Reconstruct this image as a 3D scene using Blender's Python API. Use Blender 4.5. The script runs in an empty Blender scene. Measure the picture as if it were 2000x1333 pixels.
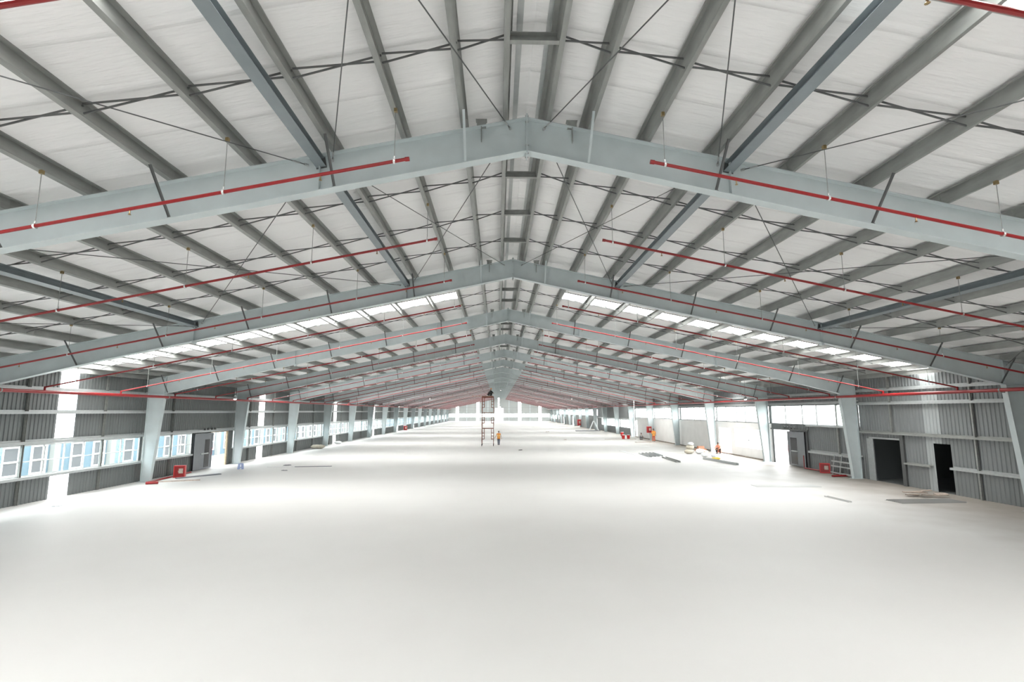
import bpy, math, random
from mathutils import Vector, Matrix
random.seed(7)
PI = math.pi
sc = bpy.context.scene
col = sc.collection

# ------------------------------------------------------------------ dimensions
XR, ZR, S = 0.6, 10.22, 0.2055          # ridge x, top of rafter at ridge, roof slope
B = 10.4                                 # bay length; frame k stands at y = B*k
NF = 20
XL, XW = -20.75, 21.95                   # inner faces of the long walls
YE = 218.7                               # far gable
YB = -10.4                               # near gable (behind the viewpoint)
HW = 21.35
ANG = math.atan(S)
OFF = 0.27                               # insulation above the rafter top
def zr(rel, off=0.0): return ZR + off - S*abs(rel)
ORD = ['zeroth','first','second','third','fourth','fifth','sixth','seventh','eighth','ninth','tenth','eleventh','twelfth',
 'thirteenth','fourteenth','fifteenth','sixteenth','seventeenth','eighteenth','nineteenth','twentieth','twenty-first',
 'twenty-second','twenty-third','twenty-fourth','twenty-fifth','twenty-sixth','twenty-seventh','twenty-eighth','twenty-ninth','thirtieth']
def ordw(n):
    if n <= 30: return ORD[n]
    t = {3:'thirty',4:'forty'}[n//10]
    return ({3:'thirtieth',4:'fortieth'}[n//10]) if n % 10 == 0 else t+'-'+ORD[n % 10]
SIDE = {-1:'left', 1:'right'}

# lens and viewing direction
F, PIT, YAW, ROL = 1012.24, .1351, .0269, -.001
fwv = Vector((math.sin(YAW)*math.cos(PIT), math.cos(YAW)*math.cos(PIT), math.sin(PIT)))
rt = Vector((math.cos(YAW), -math.sin(YAW), 0)); up = rt.cross(fwv)
r2 = rt*math.cos(ROL)+up*math.sin(ROL); u2 = -rt*math.sin(ROL)+up*math.cos(ROL)
def seen(*pts, margin=25):
    """does any point of the polyline fall inside the picture (used to leave out repeats wholly beyond its edge)"""
    P = []
    for a, b in zip(pts, pts[1:]): P += [Vector(a).lerp(Vector(b), i/12) for i in range(13)]
    for p in P or [Vector(pts[0])]:
        q = p-Vector((0, 0, 4.0)); d = q.dot(fwv)
        if d < .1: continue
        u, v = 1000+F*q.dot(r2)/d, 666.5-F*q.dot(u2)/d
        if -margin < u < 2000+margin and -margin < v < 1333+margin: return True
    return False

# ------------------------------------------------------------------ materials
def mat(name, color, rough=0.6, metal=0.0, noise=0.0, nscale=4.0, bump=0.0, bscale=20.0, spec=0.5, stretch=(1,1,1)):
    m = bpy.data.materials.new(name); m.use_nodes = True
    nt = m.node_tree; N = nt.nodes; L = nt.links
    b = N['Principled BSDF']
    b.inputs['Base Color'].default_value = (*color, 1)
    b.inputs['Roughness'].default_value = rough
    b.inputs['Metallic'].default_value = metal
    b.inputs['Specular IOR Level'].default_value = spec
    tc = N.new('ShaderNodeTexCoord'); mp = N.new('ShaderNodeMapping'); mp.inputs['Scale'].default_value = stretch
    L.new(tc.outputs['Object'], mp.inputs['Vector'])
    if noise > 0:
        n = N.new('ShaderNodeTexNoise'); n.inputs['Scale'].default_value = nscale; n.inputs['Detail'].default_value = 4
        L.new(mp.outputs['Vector'], n.inputs['Vector'])
        r = N.new('ShaderNodeValToRGB')
        r.color_ramp.elements[0].position = 0.3; r.color_ramp.elements[1].position = 0.7
        r.color_ramp.elements[0].color = (*[c*(1-noise) for c in color], 1)
        r.color_ramp.elements[1].color = (*[min(1, c*(1+noise*0.6)) for c in color], 1)
        L.new(n.outputs['Fac'], r.inputs['Fac']); L.new(r.outputs['Color'], b.inputs['Base Color'])
    if bump > 0:
        n2 = N.new('ShaderNodeTexNoise'); n2.inputs['Scale'].default_value = bscale; n2.inputs['Detail'].default_value = 3
        L.new(mp.outputs['Vector'], n2.inputs['Vector'])
        bp = N.new('ShaderNodeBump'); bp.inputs['Strength'].default_value = bump; bp.inputs['Distance'].default_value = 0.05
        L.new(n2.outputs['Fac'], bp.inputs['Height']); L.new(bp.outputs['Normal'], b.inputs['Normal'])
    return m

M = {}
M['steel'] = mat('painted_steel', (0.53, 0.59, 0.60), 0.45, 0.0, 0.06, 2.0)
M['galv'] = mat('galvanised_steel', (0.31, 0.32, 0.305), 0.42, 0.3, 0.16, 7.0, stretch=(1, 0.25, 1))
M['galv_light'] = mat('bright_galvanised', (0.42, 0.44, 0.44), 0.35, 0.3, 0.08, 6.0)
M['dark_steel'] = mat('dark_steel', (0.11, 0.115, 0.115), 0.5, 0.2)
M['strut'] = mat('strut_primer', (0.23, 0.265, 0.28), 0.4, 0.1, 0.08, 3.0)
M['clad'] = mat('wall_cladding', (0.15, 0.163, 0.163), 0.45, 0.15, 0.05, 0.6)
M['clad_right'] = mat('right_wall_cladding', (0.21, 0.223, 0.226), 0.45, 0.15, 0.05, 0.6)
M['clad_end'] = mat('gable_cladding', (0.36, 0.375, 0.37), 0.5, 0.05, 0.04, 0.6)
M['plaster'] = mat('white_plaster', (0.88, 0.88, 0.87), 0.8, 0.0, 0.04, 1.2)
M['dirt'] = mat('bare_earth', (0.20, 0.17, 0.14), 0.95, 0.0, 0.35, 3.0, 0.4, 12)
M['red'] = mat('red_pipe_paint', (0.27, 0.009, 0.011), 0.35, 0.0, 0.05, 3.0)
M['redbox'] = mat('red_enamel', (0.55, 0.02, 0.02), 0.35)
M['winframe'] = mat('white_aluminium', (0.78, 0.80, 0.80), 0.4, 0.1)
M['doorgrey'] = mat('grey_door_paint', (0.20, 0.21, 0.225), 0.45, 0.1, 0.05, 2.0)
M['darkglass'] = mat('dark_window', (0.02, 0.022, 0.025), 0.12)
M['brass'] = mat('brass', (0.36, 0.27, 0.14), 0.3, 0.9)
M['chrome'] = mat('chrome_clamp', (0.8, 0.8, 0.8), 0.2, 1.0)
M['rust'] = mat('rusty_scaffold', (0.22, 0.075, 0.045), 0.7, 0.1, 0.3, 8.0)
M['wood'] = mat('pale_plank', (0.50, 0.40, 0.28), 0.8, 0.0, 0.2, 6.0, stretch=(4, 0.5, 4))
M['rubber'] = mat('dark_rubber', (0.03, 0.03, 0.03), 0.7)
M['cap'] = mat('foil_white', (0.75, 0.75, 0.75), 0.5)
M['blue_wall'] = mat('blue_facade', (0.13, 0.20, 0.25), 0.85, 0.0, 0.05, 0.8)
M['pale_wall'] = mat('pale_facade', (0.30, 0.31, 0.30), 0.85)
M['facade_glass'] = mat('facade_glass', (0.11, 0.115, 0.125), 0.35)
M['ground_out'] = mat('yard_concrete', (0.42, 0.42, 0.40), 0.9, 0.0, 0.1, 0.4)
M['sack'] = mat('woven_sack', (0.50, 0.46, 0.38), 0.9, 0.0, 0.15, 8, 0.5, 14)
M['sack_w'] = mat('white_plastic_bag', (0.80, 0.82, 0.84), 0.4, 0.0, 0.08, 6, 0.5, 10)
M['yellow'] = mat('yellow_sack', (0.70, 0.50, 0.06), 0.7, 0.0, 0.1, 6)
M['stool'] = mat('blue_plastic', (0.40, 0.48, 0.72), 0.4)
M['brick'] = mat('clay_brick', (0.52, 0.24, 0.15), 0.85, 0.0, 0.2, 12)
M['grey_cover'] = mat('grey_sheet', (0.22, 0.23, 0.25), 0.6)
# people
M['skin'] = mat('skin', (0.40, 0.22, 0.14), 0.55)
M['hair'] = mat('black_hair', (0.015, 0.012, 0.012), 0.5)
M['vest'] = mat('orange_safety_vest', (0.85, 0.33, 0.06), 0.7)
M['stripe'] = mat('yellow_reflective', (0.85, 0.72, 0.25), 0.4)
M['orange'] = mat('orange_coverall', (0.75, 0.12, 0.03), 0.75)
M['pink'] = mat('salmon_shirt', (0.80, 0.30, 0.20), 0.75)
M['jeans'] = mat('grey_blue_jeans', (0.10, 0.12, 0.16), 0.85)
M['black'] = mat('black_cloth', (0.025, 0.024, 0.024), 0.85)
M['whitecloth'] = mat('pale_cloth', (0.62, 0.60, 0.58), 0.85)
M['strip'] = mat('dusty_metal', (0.50, 0.50, 0.49), 0.5, 0.1)
M['rubble'] = mat('broken_board', (0.50, 0.42, 0.36), 0.9, 0.0, 0.2, 10)

# floor: pale screed with faint wear
def floor_mat():
    m = bpy.data.materials.new('power_floated_concrete'); m.use_nodes = True
    nt = m.node_tree; N = nt.nodes; L = nt.links; b = N['Principled BSDF']
    tc = N.new('ShaderNodeTexCoord')
    n1 = N.new('ShaderNodeTexNoise'); n1.inputs['Scale'].default_value = 0.22; n1.inputs['Detail'].default_value = 5
    L.new(tc.outputs['Object'], n1.inputs['Vector'])
    r1 = N.new('ShaderNodeValToRGB'); r1.color_ramp.elements[0].position = 0.3; r1.color_ramp.elements[1].position = 0.7
    r1.color_ramp.elements[0].color = (0.68, 0.67, 0.655, 1); r1.color_ramp.elements[1].color = (0.72, 0.715, 0.70, 1)
    L.new(n1.outputs['Fac'], r1.inputs['Fac'])
    # scattered scuffs
    mp = N.new('ShaderNodeMapping'); mp.inputs['Scale'].default_value = (1.2, 0.8, 1); mp.inputs['Rotation'].default_value = (0, 0, 0.6)
    L.new(tc.outputs['Object'], mp.inputs['Vector'])
    n2 = N.new('ShaderNodeTexNoise'); n2.inputs['Scale'].default_value = 1.3; n2.inputs['Detail'].default_value = 8; n2.inputs['Roughness'].default_value = 0.7
    L.new(mp.outputs['Vector'], n2.inputs['Vector'])
    r2 = N.new('ShaderNodeValToRGB'); r2.color_ramp.elements[0].position = 0.66; r2.color_ramp.elements[1].position = 0.80
    r2.color_ramp.elements[0].color = (0, 0, 0, 1); r2.color_ramp.elements[1].color = (0.35, 0.35, 0.35, 1)
    L.new(n2.outputs['Fac'], r2.inputs['Fac'])
    mx = N.new('ShaderNodeMixRGB'); mx.inputs[2].default_value = (0.60, 0.58, 0.55, 1)
    L.new(r2.outputs['Color'], mx.inputs[0]); L.new(r1.outputs['Color'], mx.inputs[1])
    # dusty brown unfinished edge beside the right-hand wall
    sep = N.new('ShaderNodeSeparateXYZ'); L.new(tc.outputs['Object'], sep.inputs[0])
    n3 = N.new('ShaderNodeTexNoise'); n3.inputs['Scale'].default_value = 0.5; n3.inputs['Detail'].default_value = 4
    L.new(tc.outputs['Object'], n3.inputs['Vector'])
    ad = N.new('ShaderNodeMath'); ad.operation = 'MULTIPLY_ADD'; ad.inputs[1].default_value = 5.0; L.new(n3.outputs['Fac'], ad.inputs[0]); L.new(sep.outputs[0], ad.inputs[2])
    mr = N.new('ShaderNodeMapRange'); mr.inputs[1].default_value = 17.5; mr.inputs[2].default_value = 23.5; mr.inputs[4].default_value = 0.9
    L.new(ad.outputs[0], mr.inputs[0])
    mx2 = N.new('ShaderNodeMixRGB'); mx2.inputs[2].default_value = (0.30, 0.265, 0.225, 1)
    L.new(mr.outputs[0], mx2.inputs[0]); L.new(mx.outputs[0], mx2.inputs[1])
    L.new(mx2.outputs[0], b.inputs['Base Color'])
    b.inputs['Roughness'].default_value = 0.55; b.inputs['Specular IOR Level'].default_value = 0.35
    return m
M['floor'] = floor_mat()

# insulation blanket: soft creases running up the slope
def foil_mat():
    m = bpy.data.materials.new('white_insulation_facing'); m.use_nodes = True
    nt = m.node_tree; N = nt.nodes; L = nt.links; b = N['Principled BSDF']
    b.inputs['Roughness'].default_value = 0.5
    b.inputs['Specular IOR Level'].default_value = 0.35
    tc = N.new('ShaderNodeTexCoord')
    mp = N.new('ShaderNodeMapping'); mp.inputs['Scale'].default_value = (0.35, 2.6, 1)
    L.new(tc.outputs['Object'], mp.inputs['Vector'])
    n = N.new('ShaderNodeTexNoise'); n.inputs['Scale'].default_value = 1.1; n.inputs['Detail'].default_value = 4; n.inputs['Roughness'].default_value = 0.62
    L.new(mp.outputs['Vector'], n.inputs['Vector'])
    mp2 = N.new('ShaderNodeMapping'); mp2.inputs['Scale'].default_value = (0.14, 1, 1)
    L.new(tc.outputs['Object'], mp2.inputs['Vector'])
    w = N.new('ShaderNodeTexWave'); w.wave_type = 'BANDS'; w.bands_direction = 'Y'; w.inputs['Scale'].default_value = 0.262; w.inputs['Distortion'].default_value = 1.6
    w.inputs['Detail'].default_value = 2; w.inputs['Detail Scale'].default_value = 1.5
    L.new(mp2.outputs['Vector'], w.inputs['Vector'])
    rp = N.new('ShaderNodeValToRGB'); rp.color_ramp.elements[0].position = 0.93; rp.color_ramp.elements[1].position = 1.0
    L.new(w.outputs['Fac'], rp.inputs['Fac'])
    add = N.new('ShaderNodeMath'); add.operation = 'MULTIPLY_ADD'; add.inputs[1].default_value = 0.5
    L.new(rp.outputs['Color'], add.inputs[0]); L.new(n.outputs['Fac'], add.inputs[2])
    bp = N.new('ShaderNodeBump'); bp.inputs['Strength'].default_value = 0.55; bp.inputs['Distance'].default_value = 0.10
    L.new(add.outputs[0], bp.inputs['Height']); L.new(bp.outputs['Normal'], b.inputs['Normal'])
    n2 = N.new('ShaderNodeTexNoise'); n2.inputs['Scale'].default_value = 0.3; n2.inputs['Detail'].default_value = 2
    L.new(tc.outputs['Object'], n2.inputs['Vector'])
    r = N.new('ShaderNodeValToRGB'); r.color_ramp.elements[0].position = 0.3; r.color_ramp.elements[1].position = 0.7
    r.color_ramp.elements[0].color = (0.76, 0.76, 0.76, 1); r.color_ramp.elements[1].color = (0.84, 0.84, 0.835, 1)
    L.new(n2.outputs['Fac'], r.inputs['Fac']); L.new(r.outputs['Color'], b.inputs['Base Color'])
    return m
M['foil'] = foil_mat()

def glass_mat():
    m = bpy.data.materials.new('window_glass'); m.use_nodes = True
    nt = m.node_tree; N = nt.nodes; L = nt.links
    for x in list(N): N.remove(x)
    o = N.new('ShaderNodeOutputMaterial'); t = N.new('ShaderNodeBsdfTransparent'); g = N.new('ShaderNodeBsdfGlossy'); mx = N.new('ShaderNodeMixShader')
    t.inputs[0].default_value = (0.93, 0.96, 0.95, 1); g.inputs['Roughness'].default_value = 0.05; mx.inputs[0].default_value = 0.05
    L.new(t.outputs[0], mx.inputs[1]); L.new(g.outputs[0], mx.inputs[2]); L.new(mx.outputs[0], o.inputs[0])
    return m
M['glass'] = glass_mat()
M['winframe_grey'] = mat('grey_aluminium', (0.16, 0.165, 0.165), 0.4, 0.2)

def lit_panel(name, strength, color=(1, 1, 0.98)):
    m = bpy.data.materials.new(name); m.use_nodes = True
    nt = m.node_tree; b = nt.nodes['Principled BSDF']
    b.inputs['Base Color'].default_value = (0.8, 0.8, 0.78, 1); b.inputs['Roughness'].default_value = 0.5
    b.inputs['Emission Color'].default_value = (*color, 1); b.inputs['Emission Strength'].default_value = strength
    return m
SKY = 9.0
M['rooflight'] = lit_panel('daylit_rooflight_sheet', 13.0)
M['walllight'] = lit_panel('daylit_wall_sheet', 6.0)
M['lamp'] = lit_panel('lamp_glow', 2.5)
# the right-hand translucent sheet has a dark room behind it, so it hardly glows
M['dim_sheet'] = mat('translucent_sheet_unlit', (0.36, 0.385, 0.385), 0.2, 0.0)

# ------------------------------------------------------------------ mesh helpers
class MB:
    def __init__(s): s.v = []; s.f = []; s.mi = []; s.cur = 0
    def face(s, idx): s.f.append(idx); s.mi.append(s.cur)
    def quad(s, a, b, c, d):
        n = len(s.v); s.v += [tuple(a), tuple(b), tuple(c), tuple(d)]; s.face((n, n+1, n+2, n+3))
    def hexa(s, p):      # 8 points: bottom 4 (ccw), top 4
        n = len(s.v); s.v += [tuple(q) for q in p]
        for q in ((3,2,1,0),(4,5,6,7),(0,1,5,4),(1,2,6,5),(2,3,7,6),(3,0,4,7)): s.face(tuple(n+i for i in q))
    def box(s, x0, x1, y0, y1, z0, z1):
        s.hexa([(x0,y0,z0),(x1,y0,z0),(x1,y1,z0),(x0,y1,z0),(x0,y0,z1),(x1,y0,z1),(x1,y1,z1),(x0,y1,z1)])
    def bar(s, a, b, w, h=None, up=(0,0,1)):
        a = Vector(a); b = Vector(b); h = w if h is None else h
        d = (b-a).normalized(); u = Vector(up)
        if abs(d.dot(u)) > 0.99: u = Vector((0,1,0))
        r = d.cross(u).normalized(); u = r.cross(d).normalized()
        P = []
        for c in (a, b):
            for sx, sy in ((-1,-1),(1,-1),(1,1),(-1,1)): P.append(c + r*sx*w/2 + u*sy*h/2)
        s.hexa(P)
    def tube(s, pts, r, n=8, caps=True):
        pts = [Vector(p) for p in pts]; base = len(s.v); m = len(pts)
        rr = r if isinstance(r, (list, tuple)) else [r]*m
        prev = None
        for i, p in enumerate(pts):
            d = (pts[min(i+1, m-1)] - pts[max(i-1, 0)]).normalized()
            if prev is None:
                u = Vector((0,0,1)) if abs(d.z) < 0.9 else Vector((0,1,0))
                u = (u - d*u.dot(d)).normalized()
            else: u = (prev - d*prev.dot(d)).normalized()
            prev = u; w = d.cross(u)
            for k in range(n):
                t = 2*PI*k/n; s.v.append(tuple(p + (u*math.cos(t) + w*math.sin(t))*rr[i]))
        for i in range(m-1):
            for k in range(n):
                k2 = (k+1) % n; s.face((base+i*n+k, base+i*n+k2, base+(i+1)*n+k2, base+(i+1)*n+k))
        if caps:
            s.face(tuple(base+k for k in reversed(range(n)))); s.face(tuple(base+(m-1)*n+k for k in range(n)))
    def poly_y(s, pts, y0, y1):   # polygon in xz extruded along y
        n = len(pts); b = len(s.v)
        s.v += [(x, y0, z) for x, z in pts] + [(x, y1, z) for x, z in pts]
        s.face(tuple(b+i for i in range(n))); s.face(tuple(b+n+i for i in reversed(range(n))))
        for i in range(n):
            j = (i+1) % n; s.face((b+i, b+n+i, b+n+j, b+j))
    def lathe(s, prof, c=(0,0,0), n=14):
        b = len(s.v); m = len(prof)
        for r, z in prof:
            for k in range(n):
                t = 2*PI*k/n; s.v.append((c[0]+r*math.cos(t), c[1]+r*math.sin(t), c[2]+z))
        for i in range(m-1):
            for k in range(n):
                k2 = (k+1) % n; s.face((b+i*n+k, b+i*n+k2, b+(i+1)*n+k2, b+(i+1)*n+k))
        s.face(tuple(b+k for k in reversed(range(n)))); s.face(tuple(b+(m-1)*n+k for k in range(n)))
    def mesh(s, name, mats):
        me = bpy.data.meshes.new(name); me.from_pydata(s.v, [], s.f)
        for m in (mats if isinstance(mats, (list, tuple)) else [mats]): me.materials.append(m)
        if any(s.mi): me.polygons.foreach_set('material_index', s.mi)
        me.update(); return me
    def build(s, name, mats, parent=None, loc=(0,0,0), smooth=False):
        me = s.mesh(name, mats)
        if smooth: me.polygons.foreach_set('use_smooth', [True]*len(me.polygons))
        return link(name, me, parent, loc)

def link(name, data, parent=None, loc=(0,0,0), rot=(0,0,0)):
    o = bpy.data.objects.new(name, data); col.objects.link(o)
    o.location = loc; o.rotation_euler = rot
    if parent is not None: o.parent = parent
    return o
def tag(o, label=None, cat=None, group=None, kind=None):
    if label: o['label'] = label
    if cat and not kind: o['kind'] = 'thing'
    if cat: o['category'] = cat
    if group: o['group'] = group
    if kind: o['kind'] = kind
    return o
def thing(name, label, cat, loc=(0,0,0), rz=0, group=None):
    return tag(link(name, None, None, loc, (0,0,rz)), label, cat, group)
def struct(o): o['kind'] = 'structure'; return o
def dup(root, loc=None):
    def rec(o, par):
        c = o.copy(); col.objects.link(c); c.parent = par
        for ch in list(o.children): rec(ch, c)
        return c
    c = rec(root, None)
    if loc is not None: c.location = loc
    return c

# ------------------------------------------------------------------ floor, ground, roof, walls
m = MB(); m.box(XL-0.3, XW+0.05, YB, YE, -0.25, 0)
m.build('floor', M['floor']); struct(col.objects['floor'])
m = MB(); m.box(-140, XL-0.3, -60, 330, -0.6, -0.35); m.box(XW+0.05, 140, -60, 330, -0.6, -0.35); m.box(XL-0.3, XW+0.05, YE, 330, -0.6, -0.1); m.box(XL-0.3, XW+0.05, -60, YB, -0.6, -0.1)
struct(m.build('ground', M['ground_out']))

SK0, SK1 = 4.6, 5.95                    # rooflight strip inside an even bay
def strips():
    return [(k*B+SK0, k*B+SK1) for k in range(-2, 21, 2)]
m = MB()
ys = [YB]
for a, b in strips():
    if a > YB: ys += [a, b]
ys.append(YE)
for sg in (-1, 1):
    def pt(rel, y, off): return (XR+sg*rel, y, zr(rel, off))
    for i in range(len(ys)-1):
        solid = i % 2 == 0
        r0, r1 = (0, HW+0.05) if solid else (0, 2.62)
        # thin blanket: underside and roof sheet above it
        P = [pt(r0, ys[i], OFF), pt(r1, ys[i], OFF), pt(r1, ys[i+1], OFF), pt(r0, ys[i+1], OFF)]
        Q = [pt(r0, ys[i], OFF+.06), pt(r1, ys[i], OFF+.06), pt(r1, ys[i+1], OFF+.06), pt(r0, ys[i+1], OFF+.06)]
        m.hexa(P+Q)
struct(m.build('ceiling', M['foil']))
# ridge flashings
for i, sg in enumerate((-1, 1)):
    m = MB(); m.bar((XR+sg*0.25, YB, zr(0.25, OFF-0.012)), (XR+sg*0.25, YE, zr(0.25, OFF-0.012)), 0.10, 0.02)
    struct(m.build('trim_%d' % (i+1), M['galv_light']))

# rooflights
for k in range(0, 21, 2):
    for sg in (-1, 1):
        y0, y1 = k*B+SK0, k*B+SK1
        where = 'nearest roof bay' if k == 0 else 'roof bay behind the %s steel frame' % ORD[k]
        t = thing('rooflight', 'glowing translucent rooflight strip across the %s slope, %s' % (SIDE[sg], where), 'skylight', (XR+sg*2.62, (y0+y1)/2, zr(2.62, OFF)), 0, 'translucent rooflight strips')
        def loc(rel, y, off): return (sg*(rel-2.62), y-(y0+y1)/2, -S*(rel-2.62)+off)
        a = MB(); r0, r1 = 2.62, HW+0.04
        a.hexa([loc(r0,y0+.001,.02),loc(r1,y0+.001,.02),loc(r1,y1-.001,.02),loc(r0,y1-.001,.02),loc(r0,y0+.001,.05),loc(r1,y0+.001,.05),loc(r1,y1-.001,.05),loc(r0,y1-.001,.05)])
        a.build('sheet', M['rooflight'], t)
        e = MB()
        for yy in (y0-.06, y1+.06): e.bar(loc(r0, yy, -.012), loc(r1, yy, -.012), .10, .022)
        e.build('edge_flashing', M['galv'], t)

# corrugated cladding patches (rectangles of ribs) on x = const
def corr(mb, x, sg, y0, y1, z0, z1, pitch=0.2, d=0.03):
    prof = []; y = math.floor(y0/pitch)*pitch
    pts = [(0, 0), (0.30, 0), (0.42, d), (0.78, d), (0.9, 0)]
    while y < y1:
        for t, h in pts:
            yy = y + t*pitch
            if y0 < yy < y1: prof.append((yy, h))
        y += pitch
    def hh(yq):
        f = (yq/pitch) % 1
        for (a, ha), (b, hb) in zip(pts, pts[1:]+[(1.0, 0)]):
            if a <= f <= b: return ha + (hb-ha)*((f-a)/(b-a))
        return 0
    prof = [(y0, hh(y0))] + prof + [(y1, hh(y1))]
    b = len(mb.v)
    for yy, h in prof: mb.v += [(x+sg*h, yy, z0), (x+sg*h, yy, z1)]
    for i in range(len(prof)-1): mb.face((b+2*i, b+2*i+2, b+2*i+3, b+2*i+1))
def rect_minus(y0, y1, z0, z1, holes):
    ysp = sorted({y0, y1, *[min(max(h[0], y0), y1) for h in holes], *[min(max(h[1], y0), y1) for h in holes]})
    out = []
    for a, b in zip(ysp, ysp[1:]):
        if b-a < 1e-4: continue
        hs = sorted([(h[2], h[3]) for h in holes if h[0] <= a+1e-5 and h[1] >= b-1e-5])
        z = z0
        for c, d in hs:
            if c > z+1e-4: out.append((a, b, z, c))
            z = max(z, d)
        if z < z1-1e-4: out.append((a, b, z, z1))
    return out
WZ = 6.06                                # wall top under the insulation
ST0, ST1 = 4.45, 5.50                    # translucent wall strip inside an even bay

# openings.  left wall
LWIN = (1.17, 2.55)
lholes = []; lwins = []; lstrips = []
for k in range(-1, 21):
    y0, y1 = k*B+0.12, (k+1)*B-0.12
    if k == 20: y1 = YE-0.4
    if k == 3: y1 = 36.25
    lwins.append((k, y0, y1, *LWIN)); lholes.append((y0, y1, *LWIN))
    if k % 2 == 0 and k > 0:
        a, b = k*B+ST0, k*B+ST1
        lstrips.append((k, a, b)); lholes.append((a, b, 0, WZ))
LDOOR = (38.6, 40.78, 0, 2.5); lholes.append(LDOOR)
m = MB()
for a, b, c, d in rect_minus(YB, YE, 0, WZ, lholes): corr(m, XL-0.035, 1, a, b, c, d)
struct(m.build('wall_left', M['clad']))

# right wall.  plain cladding, white partition and several openings
rwins = []; rholes = []; pholes = []; rstrips = []
HI = (3.02, 4.43); LO = (1.2, 2.6)
for k in range(-1, 21):
    y0, y1 = k*B+0.12, (k+1)*B-0.12
    if k == 20: y1 = YE-0.4
    if k in (-1, 0, 1): continue
    elif k == 2: continue
    elif k in (3, 4, 5, 6, 7): z = HI
    elif k in (8, 9, 10): z = LO
    elif k < 18: z = HI
    else: z = LO
    if k == 10: y1 = y0+6.4
    rwins.append((k, y0, y1, *z)); rholes.append((y0, y1, *z))
DA = (28.15, 30.2, 0, 2.40); DB = (25.05, 26.05, 0, 2.38); DC = (39.1, 41.28, 0, 2.57)
rholes += [DA, DB, DC]
dim = (25.5, 26.5, 0, WZ)
for k in (8,):
    rstrips.append((k, k*B+0.5, k*B+1.5)); rholes.append((k*B+0.5, k*B+1.5, 0, WZ))
part = (4*B+0.0, 8*B)                    # white partition below the high windows
rholes.append((part[0], part[1], 0, 3.0))
far_op = [(11*B+1.0, 11*B+2.6, 0.0, 2.4), (13*B+2.0, 13*B+6.0, 0.2, 2.6), (14*B+3.0, 14*B+8.0, 0.0, 2.6), (16*B+2, 16*B+8, 0.0, 2.7)]
rholes += far_op
m = MB()
rh2 = rholes + [(dim[0], dim[1], 0, WZ)]
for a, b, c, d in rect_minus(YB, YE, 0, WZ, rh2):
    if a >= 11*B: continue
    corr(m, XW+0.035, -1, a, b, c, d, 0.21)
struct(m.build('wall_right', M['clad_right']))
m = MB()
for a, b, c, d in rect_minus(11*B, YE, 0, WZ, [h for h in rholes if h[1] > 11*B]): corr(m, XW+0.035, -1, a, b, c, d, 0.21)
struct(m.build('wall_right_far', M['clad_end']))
# dim translucent sheet by the dark doorway
m = MB()
for a, b, c, d in rect_minus(dim[0], dim[1], 0, WZ, [DB]): corr(m, XW+0.035, -1, a, b, c, d, 0.21)
tag(m.build('translucent_sheet', M['dim_sheet']), 'unlit pale translucent cladding strip above the narrow dark doorway', 'wall panel')
# white partition with door and window openings
PD = (49.0, 51.6, 0.12, 2.40); PW = (43.0, 48.26, 0.82, 2.42)
P7 = (7*B+9.3, 7*B+10.2, 0.1, 2.6)
m = MB()
for a, b, c, d in rect_minus(part[0], part[1], 0, 3.0, [PD, PW, P7]): m.box(XW, XW+0.18, a, b, c, d)
struct(m.build('wall_partition', M['plaster']))
m = MB()
m.box(XW-0.28, XW, part[0]+0.3, part[1], 0.0, 0.06)
struct(m.build('baseboard_right', M['dirt']))
# T-shaped frame in the partition window
m = MB()
m.box(XW+0.06, XW+0.12, 45.62, 45.74, 1.45, 2.42); m.box(XW+0.06, XW+0.12, 45.62, 48.26, 1.43, 1.50); 
w = m.build('window_41', M['winframe']); struct(w)

# far gable
ends = [(-17.55, -16.4), (-9.0, -7.75), (-0.05, 1.1), (8.42, 9.67), (17.0, 18.2)]
EW = (1.55, 3.15); ED = (-1.27, 2.17, 0.0, 5.3)
m = MB()
hol = [(XL+0.35, ED[0]-0.02, *EW), (ED[1]+0.02, XW-0.35, *EW), ED] + [(a, b, 0, 11.0) for a, b in ends]
for a, b, c, d in rect_minus(XL-0.1, XW+0.1, 0, 6.0, [(h[0], h[1], h[2], min(h[3], 6.0)) for h in hol]):
    m.box(a, b, YE, YE+0.08, c, d)
def gz(x): return zr(x-XR, OFF+0.02)
xs = sorted({XL-0.1, XW+0.1, XR, *[q for e in ends for q in e]})
for a, b in zip(xs, xs[1:]):
    if any(abs(a-e[0]) < 1e-6 for e in ends): continue
    m.hexa([(a,YE,6.0),(b,YE,6.0),(b,YE+.08,6.0),(a,YE+.08,6.0),(a,YE,gz(a)),(b,YE,gz(b)),(b,YE+.08,gz(b)),(a,YE+.08,gz(a))])
struct(m.build('wall_end', M['clad_end']))
for i, (a, b) in enumerate(ends):
    m = MB(); lo = 0.02
    zz = 5.35 if (a > ED[0] and b < ED[1]) else lo
    m.hexa([(a+.002,YE+.02,zz),(b-.002,YE+.02,zz),(b-.002,YE+.06,zz),(a+.002,YE+.06,zz),(a+.002,YE+.02,gz(a)),(b-.002,YE+.02,gz(b)),(b-.002,YE+.06,gz(b)),(a+.002,YE+.06,gz(a))])
    tag(m.build('wall_light_strip', M['walllight']), ['leftmost','second from left','middle, above the doorway,','second from right','rightmost'][i].join(['bright ', ' vertical translucent strip in the far gable wall']), 'wall light', 'translucent strips in the far gable')
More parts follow.
